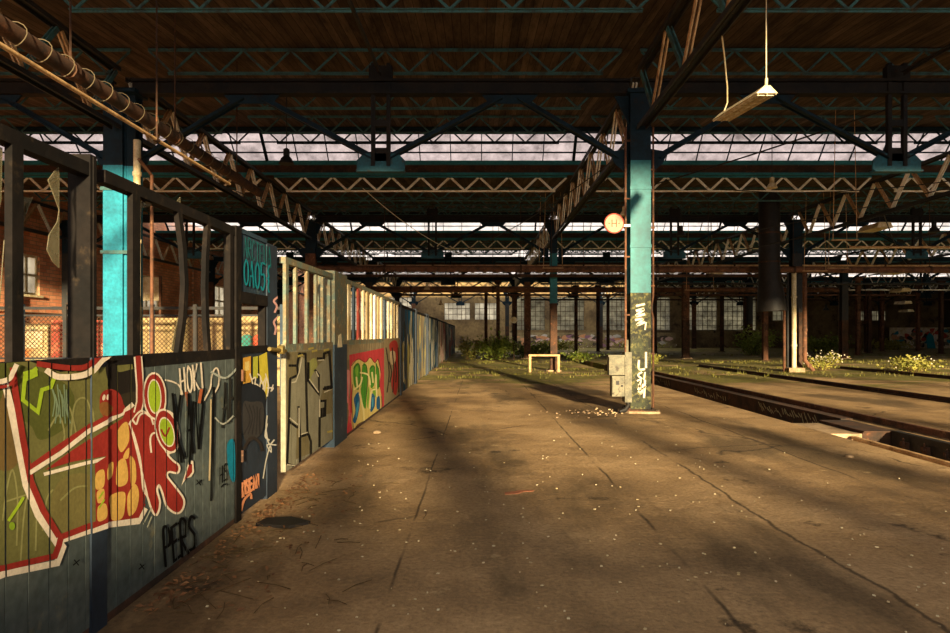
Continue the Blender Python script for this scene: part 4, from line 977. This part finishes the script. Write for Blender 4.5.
# ------------------------------------------------------------------ pipes, ducts and cables
def pipe(pts, r, mat, label, rings=0, nm='steam_pipe', n=10):
    m = MB(); pts = [Vector(p) for p in pts]; m.tube(pts, r, n)
    if rings:
        for i in range(len(pts)-1):
            k = max(1, int((pts[i+1]-pts[i]).length/rings)); d = (pts[i+1]-pts[i]).normalized()
            for j in range(k): q = pts[i].lerp(pts[i+1], (j+.5)/k); m.tube([q-d*.04, q+d*.04], r*1.25, n)
    return tag(build(nm, m, mat, None, True), label, 'pipe')
def hung(o_pts, r, label, mat, nm='steam_pipe', step=5.0):
    p, q = Vector(o_pts[0]), Vector(o_pts[-1]); t = thing(nm, ((p.x+q.x)/2, (p.y+q.y)/2, p.z), label, 'pipe')
    m = MB(); m.tube(o_pts, r, 10); build('pipe', m, mat, t, True)
    for i in range(len(o_pts)-1):
        a, b_ = Vector(o_pts[i]), Vector(o_pts[i+1])
        if abs((b_-a).normalized().z) > .5: continue
        k = int((b_-a).length/step)
        for j in range(k):
            s = a.lerp(b_, (j+.5)/k); m = MB(); m.tube([s-(b_-a).normalized()*.05, s+(b_-a).normalized()*.05], r*1.2, 10); m.tube([s+Vector((0,0,r)), Vector((s.x,s.y,deckz(s.y)))], .014, 5); build('hanger', m, 'rustdark', t)
    return t
hung([(-7.0,27.4,4.47),(22.5,27.4,4.42)], .14, 'long rusty pipe crossing the whole hall behind the sign column', 'rust', 'rusty_pipe', 5.4)
hung([(-7.0,27.5,4.18),(13.4,27.5,4.18)], .07, 'thinner dark pipe directly below the long rusty cross pipe', 'rustdark', 'rusty_pipe', 5.4)
hung([(-6.4,45.8,4.87),(25.9,45.8,4.87),(26.3,45.8,4.6),(26.3,45.8,0)], .19, 'rusty pipe crossing far back and bending down to the floor at the right', 'rust', 'rusty_pipe', 6)
hung([(-5.8,34.0,4.05),(3.0,34.0,4.05)], .17, 'thick brown pipe over the far end of the painted partition', 'rust', 'rusty_pipe', 4)
t = hung([(-5.6,1.2,5.24),(-5.6,16.2,5.24)], .11, 'long dark pipe ringed with clamps, at the upper left under the roof', 'rustdark', 'clamped_pipe', 3.)
for k in range(20):
    m = MB(); q = Vector((-5.6, 5.4+.45*k, 5.24)); pts = [q+Vector((.15*math.cos(a), .02*math.sin(a*2), .15*math.sin(a))) for a in (2*PI*j/14 for j in range(15))]
    m.tube(pts, .006, 5); build('clamp_ring', m, 'ringsteel', t)
hung([(-5.1,1.2,4.70),(-5.1,13.0,4.70)], .028, 'thin pale cable pipe at the upper left below the ringed pipe', 'paletan', 'cable_pipe', 4)
pipe([(-7.0,13.0,.06),(-7.0,13.0,5.6)], .07, 'cream', 'beige vertical pipe beside the bright cyan column', 1.3)
pipe([(-6.75,13.1,.0),(-6.75,13.1,4.9),(-6.75,12.6,5.1)], .035, 'rust', 'thin rusty vertical pipe right of the beige one')
# the bundle of pipes in the middle right
bx, by = 13.75, 27.55
pipe([(bx+.0,by,.1),(bx+.0,by,4.3)], .10, 'cream', 'pale vertical pipe in the middle of the pipe bundle at right', 1.6)
pipe([(bx+.42,by-.1,4.3),(bx+.42,by-.1,1.0),(bx+.42,by-.1,.5),(bx+.75,by-.2,.05)], .09, 'rust', 'brown vertical pipe at the right of the bundle, its foot bent outwards', 1.6)
pipe([(bx-.42,by,.0),(bx-.42,by,3.0),(bx-.62,by,3.2),(bx-.62,by,4.2)], .06, 'rust', 'thin kinked rusty pipe at the left of the bundle', 1.8)
pipe([(bx-.2,by+.15,.0),(bx-.2,by+.15,4.3)], .05, 'steel', 'thin dark pipe between the pale and the kinked pipes', 1.8)
m = MB(); m.plate([(bx-.38,by-.36,0),(bx+.3,by-.36,0),(bx+.36,by+.3,0),(bx-.34,by+.3,0)], (0,0,.18)); tag(build('concrete_block', m, 'concrete'), 'pale concrete footing under the pipe bundle at right', 'block')
t = thing('vent_duct', (12.2, 26.4, 2.55), 'big dark hanging duct with open lower end, left of the pipe bundle', 'duct')
m = MB(); m.tube([(12.15,26.4,deckz(26.4)),(12.15,26.4,3.9),(12.2,26.4,3.5),(12.25,26.4,2.6)], [.42,.42,.5,.58], 20); build('duct', m, 'black', t, True)
for z in (4.6, 5.8):
    m = MB(); m.tube([(12.15,26.4,z),(12.15,26.4,z+.06)], .45, 20); build('collar', m, 'rustdark', t)
def cable(p, q, sag, r, mat, label, nm='cable'):
    p, q = Vector(p), Vector(q); m = MB(); m.tube([p.lerp(q, k/12)-Vector((0,0,sag*4*(k/12)*(1-k/12))) for k in range(13)], r, 5, True); return tag(build(nm, m, mat, None, True), label, 'cable')
cable((14.1,14.4,5.8), (6.5,28.0,5.3), .25, .015, 'steel', 'long slack cable sagging through the trusses at right')
cable((14.1,20.2,5.8), (7.0,27.0,4.6), .3, .018, 'steel', 'second slack cable below the longer one at right')
cable((8.8,13.2,6.4), (3.5,20.6,5.9), .1, .02, 'black', 'dark cable against the skylight, right of the strip light')
cable((-4.0,22.0,6.7), (-.5,28.1,5.1), .3, .014, 'pale', 'pale slack cable below the skylight above the blue door unit')
cable((3.35,14.6,5.8), (-1.2,28.1,5.2), .35, .014, 'steel', 'dark slack cable hanging left of the round H sign')
cable((14.1,16.0,5.85), (9.0,22.3,6.7), .3, .016, 'steel', 'short dark cable rising to the nearest skylight at right')
cable((14.1,18.0,7.0), (24.8,30,5.9), .5, .018, 'paletan', 'tan cable swinging across at the upper right edge')
cable((14.1,22.0,5.8), (24.8,36,5.4), .5, .018, 'steel', 'dark cable swinging low across the right bays')
cable((3.35,17.0,5.8), (8.7,28.1,5.3), .35, .014, 'steel', 'dark slack cable just right of the teal column')
cable((-7.4,16.0,5.8), (-2.0,28.1,5.2), .3, .014, 'steel', 'dark slack cable above the silver lettered panel')
for (pxs, Y, zt, lab) in ((576,61,6.4,'first thin post right of the thin teal column, far back'), (598,61,6.4,'second thin post right of the thin teal column, far back'), (655,56,6.4,'thin post showing just right of the teal column, far back'), (722,61,6.4,'thin post midway between teal column and hanging duct'),
        (745,62,6.4,'thin post just left of the hanging duct'), (765,40,6.0,'thin post standing below the hanging duct'), (858,50,6.2,'first thin post right of the bent rusty pipe'), (869,56,6.2,'second thin post right of the bent rusty pipe'),
        (882,62,6.4,'third thin post right of the bent rusty pipe'), (918,61,6.4,'thin post left of the turquoise blotchy board'), (941,54,6.2,'thin post nearest the right edge, far back'), (486,61,6.2,'thin post behind the big green bush'), (498,53.2,6.2,'thin post right above the big green bush'), (608,68,6.0,'farthest thin post between thin and big teal columns')):
    p = at(pxs, 335, Y); m = MB(); hsec(m, p.x, Y, 0, zt, .3, .26, .04); m.box(p.x-.25, p.x+.25, Y-.22, Y+.22, 0, .05); m.box(p.x-.3, p.x+.3, Y-.14, Y+.14, zt-.3, zt)
    tag(build('thin_post', m, 'rust' if int(pxs) % 3 == 0 else 'rustdark'), lab, 'post', 'thin posts far back')
for (Y, z, xa, xb, r_, mt, lab) in ((31.5, 5.05, -6, 24, .05, 'paletan', 'thin tan pipe crossing just above the long rusty cross pipe'), (36.5, 4.55, 3.6, 30, .06, 'steel', 'dark thin pipe crossing right of the thin teal column'), (49, 4.7, -6, 34, .08, 'rust', 'far rusty pipe crossing under the third skylight'),
        (52, 5.3, -6, 40, .06, 'pale', 'far pale pipe crossing under the third skylight'), (59.2, 4.9, 4, 45, .08, 'rustdark', 'far dark pipe crossing before the grid windows'), (24.5, 5.0, 14.4, 24, .05, 'paletan', 'thin tan pipe crossing at the far right above the rusty one')):
    hung([(xa,Y,z),(xb,Y,z)], r_, lab, mt, 'cross_pipe', 7)
for (Y0, x_, lab) in ((8.2, -2.03, 'thin tie bar running lengthwise under the near roof, centre aisle bay'), (8.2, 8.72, 'thin tie bar running lengthwise under the near roof, first right bay')):
    m = MB(); m.ell((x_,Y0,6.78),(x_,13.0,6.98),.07,.02); tag(build('tie_bar', m, 'steel'), lab, 'bar')
# hanging rod frames under the far roof
def rodframe(px, py0, py1, Y, w, label):
    a, b_ = at(px, py0, Y), at(px, py1, Y); t = thing('hanging_bracket', (a.x, Y, b_.z), label, 'bracket')
    m = MB()
    for s in (-1, 1): m.tube([(a.x+s*w*.35,Y,deckz(Y)),(a.x+s*w*.45,Y,b_.z)], .011, 6)
    build('rod', m, 'paletan', t); m = MB(); m.box(a.x-w/2, a.x+w/2, Y-.03, Y+.03, b_.z-.015, b_.z+.015); build('cross_bar', m, 'paletan', t)
for q in ((553, 240, 268, 27, .9, 'pale hanging bracket above the thin teal column, higher one'), (547, 250, 276, 28.0, .8, 'pale hanging bracket above the thin teal column, lower one'), (700, 262, 290, 33, 1.6, 'loose pale rod bracket hanging below the strip light in mid hall'),
          (815, 222, 271, 26, 1.0, 'tall pale hanging bracket right of the pipe bundle'), (838, 230, 268, 26.6, .9, 'second tall pale bracket, right of the first one'), (845, 170, 240, 19, .8, 'nearest tall pale bracket below the skylight at right')): rodframe(*q)

# ------------------------------------------------------------------ tracks and pit
def rail(m, x, y0, y1, z):
    m.box(x-.06, x+.06, y0, y1, z-.14, z-.12); m.box(x-.012, x+.012, y0, y1, z-.12, z-.035); m.box(x-.035, x+.035, y0, y1, z-.035, z)
t = thing('rail_track', (6.15, 9, -.48), 'rail lying in the sunken pit at the right edge, with clips along its far side', 'rail')
m = MB(); rail(m, 6.05, 4.5, 10.2, -.03); m.box(5.95, 6.15, 4.5, 10.2, -.48, -.17); build('rail', m, 'paletan', t)
m = MB(); m.box(6.66, 6.78, 4.5, 10.2, -.48, .06); build('side_beam', m, 'black', t)
for k in range(8):
    yy = 6.6+.46*k; m = MB(); m.box(6.60, 6.66, yy-.05, yy+.05, -.2, -.06); m.lathe((6.60,yy,-.06), [(.016,0),(.016,.04),(.008,.06)], 8); m.box(6.56, 6.6, yy-.03, yy+.03, -.12, -.05); build('rail_clip', m, 'rustdark', t)
m = MB(); m.box(5.70, 6.22, 10.25, 11.5, -.48, .0); tag(build('concrete_block', m, 'concrete'), 'pale concrete block bridging the pit at the right', 'block')
m = MB(); m.box(6.23, 6.74, 10.25, 11.5, -.48, .03); m.box(6.22, 6.76, 10.2, 11.55, .03, .05); tag(build('pit_cover', m, 'rustdark'), 'rusty brown steel cover beside the pale concrete block', 'cover')
m = MB(); m.plate([(6.3,10.0,.0),(6.7,9.95,.0),(6.74,10.2,.0),(6.5,10.24,.0),(6.34,10.18,.0)], (0,0,.07)); 
t = thing('kerb_beam', (6.72, 24, -.48), 'dark kerb beam with pale scribbles along the far side of the pit', 'kerb')
m = MB(); m.box(6.66, 6.80, 11.55, 33, -.48, .05); m.box(6.62, 6.84, 11.55, 33, .05, .075); build('beam', m, 'rustdark', t)
q = MB()
for (ya, yb, n) in ((12.2, 15.0, 30), (17, 19.5, 16), (22, 26, 16)):
    for k in range(n):
        y0 = ya+(yb-ya)*k/n; q.bar((6.655, y0, R.uniform(-.2,-.08)), (6.655, y0+R.uniform(.02,.15), R.uniform(-.12,.02)), .004, .022)
build('scribble', q, paint((170,160,120)), t)
for (xx, y0, y1, lab) in ((11.2, 7, 32, 'dark rail on the floor in the middle distance, beyond the pit'), (17.2, 12, 30, 'short far rail at the right edge, farthest of the tracks')):
    m = MB(); m.box(xx-.14, xx+.10, y0, y1, 0, .03); m.box(xx-.05, xx+.03, y0, y1, .03, .12); m.box(xx+.1, xx+.16, y0, y1, 0, .09); tag(build('rail_track', m, 'rustdark'), lab, 'rail')
m = MB()
rail(m, 7.25, 8, 33, .11); tag(build('rail_track', m, 'rust'), 'thin rail running along the floor just beyond the pit', 'rail')

# low white barrier
p = at(530, 372, 27.3); q = at(558.5, 372, 27.3); t = thing('barrier', ((p.x+q.x)/2, 27.3, 0), 'low white goalpost-like barrier around the thin teal column', 'barrier')
for xx in (p.x, q.x): m = MB(); m.tube([(xx,27.3,0),(xx,27.3,.72)], .06, 8); build('post', m, 'paletan', t)
m = MB(); m.tube([(p.x-.06,27.3,.72),(q.x+.06,27.3,.72)], .045, 8); build('rail', m, 'paletan', t)

# painted low wall and shed far right
t = thing('graffiti_wall', (53, 76, 0), 'far low wall covered in white and red graffiti at the right edge', 'wall')
m = MB(); m.box(49.6, 56.9, 76, 76.3, 0, 2.5); build('wall_slab', m, 'cream', t)
a = MB(); r = random.Random(5); cl = [(190,80,60),(40,130,150),(226,210,190),(120,110,90),(200,150,110),(60,56,54)]; a.mi = 0
for i in range(70):
    cx, cz = r.uniform(49.8, 56.7), r.uniform(.3, 2.2); a.mi = i % 6; k = [(cx+r.uniform(.15,.5)*math.cos(u), cz+r.uniform(.15,.4)*math.sin(u)) for u in (2*PI*j/7 for j in range(7))]
    a.plate([(min(56.9,max(49.6,u)), 75.99-.002*i/7, min(2.5,max(0,w))) for u, w in k], (0,.004,0))
build('graffiti', a, [paint(c) for c in cl], t)
t = thing('painted_figure_board', (53.9, 75.2, 0), 'turquoise blotchy board leaning before the far graffiti wall', 'board')
m = MB(); m.plate([(53.4,75.2,0),(54.4,75.2,0),(54.3,75.5,1.5),(53.9,75.55,1.9),(53.5,75.5,1.4)], (0,.05,0)); build('board', m, paint((30,140,150)), t)
t = thing('graffiti_wall', (14, 77.5, 0), 'low pale wall with pink and white scrawls beneath the far grid windows', 'wall')
m = MB(); m.box(3.6, 24.4, 78.2, 78.5, 0, 1.9); build('wall_slab', m, 'plaster', t)
a = MB(); cl = [(214,180,170),(196,190,180),(150,110,130),(206,150,110),(90,80,70)]
for i in range(90):
    cx, cz = r.uniform(4.2, 23.8), r.uniform(.4, 1.5); a.mi = i % 5; k = [(cx+r.uniform(.2,.7)*math.cos(u), cz+r.uniform(.1,.35)*math.sin(u)) for u in (2*PI*j/7 for j in range(7))]
    a.plate([(u, 78.19-.002*i/9, w) for u, w in k], (0,.004,0))
build('graffiti', a, [paint(c) for c in cl], t)

# ------------------------------------------------------------------ plants
def leaf(m, p, s, r):
    d = Vector((r.uniform(-1,1), r.uniform(-1,1), r.uniform(-.5,.8))).normalized(); n = d.cross(Vector((r.uniform(-1,1), r.uniform(-1,1), r.uniform(-1,1)))).normalized(); u = d.cross(n)*.18*s
    m.add([p, p+d*s*.5+n*s*.3, p+d*s+u, p+d*s*.5-n*s*.3], [(0,1,2,3)])
def bush(name, c, rx, ry, h, n, ls, mat, label, cat, seed, stems=9, flowers=0):
    r = random.Random(seed); t = thing(name, c, label, cat); c = Vector(c); tips = []; m = MB()
    for i in range(stems):
        a = r.uniform(0, 2*PI); k = r.uniform(.2, 1); e = c+Vector((rx*k*math.cos(a), ry*k*math.sin(a), h*r.uniform(.45, 1)*(1-.3*k))); b_ = c+Vector((rx*.25*math.cos(a)*k, ry*.25*math.sin(a)*k, 0)); mid = b_.lerp(e, .5)+Vector((0,0,h*.12))
        m.tube([b_, mid, e], [.02, .014, .006], 5); tips.append((b_, mid, e))
    build('stem', m, 'stem', t)
    m = MB()
    for i in range(n):
        b_, mid, e = tips[i % len(tips)]; k = r.uniform(.15, 1.05); p = b_.lerp(mid, k*2) if k < .5 else mid.lerp(e, k*2-1)
        q = p+Vector((r.gauss(0, rx*.16), r.gauss(0, ry*.16), r.gauss(0, h*.09))); q.z = max(.03, q.z); leaf(m, q, ls*r.uniform(.6, 1.3), r)
    build('foliage', m, mat, t)
    if flowers:
        m = MB()
        for i in range(flowers):
            b_, mid, e = tips[i % len(tips)]; q = e+Vector((r.gauss(0,rx*.2), r.gauss(0,ry*.2), r.gauss(0,h*.1))); q.z = max(.05, q.z)
            m.lathe(q, [(.01,-.02),(ls*.3,0),(.01,.03)], 6)
        build('flower', m, 'flower', t)
bush('leafy_bush', (1.15, 40.5, 0), 1.5, 1.2, 1.9, 1500, .22, 'leafgreen', 'big green bush beside the far end of the painted partition', 'bush', 1, 22)
bush('leafy_bush', (-.6, 41.5, 0), .9, .9, 1.7, 500, .2, 'leafyellow', 'pale yellowish-green bush hugging the far end of the partition', 'bush', 2, 14, 30)
bush('leafy_bush', (3.9, 46.5, 0), 2.4, 1.3, 1.25, 900, .22, 'leafgreen', 'low green bush between the big bush and the thin teal column', 'bush', 3, 18)
bush('leafy_bush', (22.2, 51, 0), 2.0, 1.4, 2.4, 1000, .26, 'leafgreen', 'green bush behind the pipe bundle at right', 'bush', 4, 18)
bush('leafy_bush', (30, 56, 0), 2.6, 1.4, 1.9, 800, .28, 'leafgreen', 'dark green bush right of the bent rusty pipe', 'bush', 5, 16)
bush('leafy_bush', (44.5, 68, 0), 3.2, 1.2, 1.2, 600, .3, 'leafyellow', 'low yellowish bush before the far graffiti wall', 'bush', 6, 16)
bush('weed_clump', (18.7, 27.2, 0), 1.5, .8, .75, 700, .14, 'leafyellow', 'yellow-green weed clump on the floor at the right, nearest of the weeds', 'weed', 7, 20, 20)
bush('weed_clump', (16.6, 30.6, 0), 1.3, .7, .8, 450, .14, 'leafyellow', 'weed clump with white blossoms right of the bent pipe foot', 'weed', 8, 16, 90)
bush('weed_clump', (9.3, 35, 0), 1.5, .8, .6, 450, .15, 'leafyellow', 'pale weed clump left of the far rusty column', 'weed', 9, 16)
bush('weed_clump', (6.1, 38, 0), 1.4, .8, .7, 400, .16, 'leafgreen', 'green weed clump just right of the foot of the sign column, far behind it', 'weed', 10, 14, 10)
bush('weed_clump', (15.6, 28.6, 0), .6, .4, .45, 160, .11, 'leafyellow', 'small weed tuft right of the footing of the pipe bundle', 'weed', 12, 9)
bush('weed_clump', (8.2, 68, 0), 4.2, 1., 1.3, 700, .28, 'leafyellow', 'far low weeds below the pale grid windows', 'weed', 13, 22, 60)
bush('weed_clump', (17.5, 70, 0), 3.8, 1., 1.0, 600, .28, 'leafyellow', 'far low weeds right of those below the grid windows', 'weed', 14, 20, 40)
r = random.Random(21)
m = MB()
def tuft(cx, cy, h, n):
    for _ in range(n):
        a = r.uniform(0, 2*PI); p = Vector((cx+r.gauss(0,.1), cy+r.gauss(0,.1), 0)); d = Vector((math.cos(a), math.sin(a), 0)); w = Vector((-d.y, d.x, 0))*.008*(1+cy/30); hh = h*r.uniform(.5,1.2)
        m.add([p-w, p+w, p+d*hh*.4+Vector((0,0,hh))], [(0,1,2)])
for _ in range(700):
    Y = r.choice([25.5, 30.0, 37.0, 37.5, 50.0])+r.gauss(0, 1.0); X = r.uniform(-1.8, min(40, Y*.75))
    if 5.6 < X < 7.3: continue
    tuft(X, Y, r.uniform(.05, .15), 7)
o = tag(build('grass_tufts', m, 'grass', None), 'thin yellowish grass growing in bands across the far floor', 'grass'); o['kind'] = 'stuff'
# dry leaves, twigs, chips
m = MB()
for _ in range(620):
    Y = r.uniform(3.6, 7.2); X = XW+.03+abs(r.gauss(0, .16))+(.05 if r.random() < .8 else r.uniform(.1,.7)); s = r.uniform(.010, .028); a = r.uniform(0, 2*PI); z = .006+r.uniform(0,.02); d = Vector((math.cos(a), math.sin(a), r.uniform(-.2,.35))); n_ = Vector((-d.y, d.x, r.uniform(-.3,.3)))
    p = Vector((X, Y, z)); m.add([p-d*s, p+n_*s*.5+Vector((0,0,s*.3)), p+d*s, p-n_*s*.5], [(0,1,2,3)])
o = tag(build('dry_leaves', m, 'leafdry'), 'dry brown leaves drifted along the foot of the partition', 'leaves'); o['kind'] = 'stuff'
m = MB()
for _ in range(60):
    Y = r.uniform(3.5, 7); X = XW+.1+abs(r.gauss(0,.5)); a = r.uniform(0, 2*PI); Lh = r.uniform(.03,.16); d = Vector((math.cos(a), math.sin(a), 0)); p = Vector((X,Y,.008)); m.tube([p-d*Lh, p+Vector((r.uniform(-.02,.02),0,.006)), p+d*Lh], .0028, 4)
o = tag(build('twigs', m, 'stem'), 'small twigs scattered on the dirt near the partition', 'twigs'); o['kind'] = 'stuff'
m = MB()
for _ in range(260):
    Y = 3.3+abs(r.gauss(0, 3.4)); X = r.uniform(-1.6, 3.2) if r.random() < .75 else r.uniform(-1.6, 5.5); s = r.uniform(.004,.012)*(1+Y*.04); a = r.uniform(0,PI); d = Vector((math.cos(a), math.sin(a), 0)); n_ = Vector((-d.y, d.x, 0))*r.uniform(.4,.9)
    p = Vector((X,Y,.003)); m.plate([p-d*s, p-n_*s, p+d*s*.8, p+n_*s*1.1], (0,0,.006))
o = tag(build('paint_chips', m, 'cream'), 'tiny pale paint chips scattered over the floor', 'debris'); o['kind'] = 'stuff'
m = MB()
for _ in range(60):
    Y = 12.95+r.gauss(0,.35); X = 2.35+r.gauss(0,.55); s = r.uniform(.008,.03)
    if X > 2.95 and abs(Y-13.2) < .4: continue
    m.plate([(X-s,Y-s,.0),(X+s*.7,Y-s*.8,.0),(X+s,Y+s*.7,.0),(X-s*.6,Y+s,.0)], (0,0,s*.7))
o = tag(build('rubble', m, 'concrete'), 'white rubble crumbs strewn left of the teal column foot', 'rubble'); o['kind'] = 'stuff'
m = MB(); m.plate([(-1.86,5.30,.0),(-1.56,5.22,.0),(-1.42,5.36,.0),(-1.62,5.5,.0),(-1.82,5.46,.0)], (0,0,.025)); tag(build('board_scrap', m, 'black'), 'dark scrap of board lying among the dry leaves', 'debris')
m = MB(); m.plate([(.27,6.35,0),(.40,6.37,0),(.47,6.46,0),(.56,6.47,0),(.58,6.52,0),(.44,6.52,0),(.38,6.47,0),(.27,6.43,0)], (0,0,.004)); tag(build('cloth_scrap', m, paint((190,124,90))), 'flat pinkish scrap on the floor in front of the camera', 'debris')
for (px, py, lab) in ((849, 457, 'pale stone at the pit edge near the right side'), (377, 433, 'small white lump on the floor by the red-framed graffiti panel')):
    Y = H*F/(py-VY); p = at(px, py, Y); m = MB(); k = .0045*Y; m.lathe((p.x,p.y,0), [(k*1.3,0),(k*1.5,k*.4),(k*.9,k*.8),(.01,k*.9)], 8); tag(build('stone', m, 'concrete', None, True), lab, 'stone')

# ------------------------------------------------------------------ light and camera
w = bpy.data.worlds.new('sky'); SC.world = w; w.use_nodes = True
bg = w.node_tree.nodes['Background']; bg.inputs[0].default_value = (1.0, .95, .90, 1); bg.inputs[1].default_value = 1.15
sd_ = bpy.data.lights.new('sun', 'SUN'); sd_.energy = 8.6; sd_.color = (1.0, .79, .48); sd_.angle = math.radians(2.6)
so = bpy.data.objects.new('sun', sd_); C.objects.link(so); so.location = (10, -30, 14)
el, azx = math.radians(10), -.19
dv = Vector((azx, 1, 0)).normalized()*math.cos(el)+Vector((0,0,-math.sin(el)))
so.rotation_euler = dv.to_track_quat('-Z', 'Y').to_euler()
cd = bpy.data.cameras.new('camera'); co = bpy.data.objects.new('camera', cd); C.objects.link(co)
co.location = (0, 0, H); co.rotation_euler = (PI/2, 0, 0); cd.sensor_width = 36; cd.lens = 36*F/950; cd.sensor_fit = 'HORIZONTAL'
cd.shift_x = -(VX-475)/950; cd.shift_y = (VY-316.5)/950; cd.clip_end = 400
SC.camera = co
vs = SC.view_settings; vs.view_transform = 'Standard'; vs.look = 'None'; vs.gamma = 1; vs.use_curve_mapping = False; vs.exposure = 1.02
SC.cycles.use_denoising = True; SC.cycles.max_bounces = 8; SC.cycles.diffuse_bounces = 5; SC.cycles.transparent_max_bounces = 12
for l_, n_ in LABELS.items():
    if len(n_) > 1: print('DUPLABEL', l_, n_)
    if not 4 <= len(l_.split()) <= 16: print('LABLEN', len(l_.split()), l_)
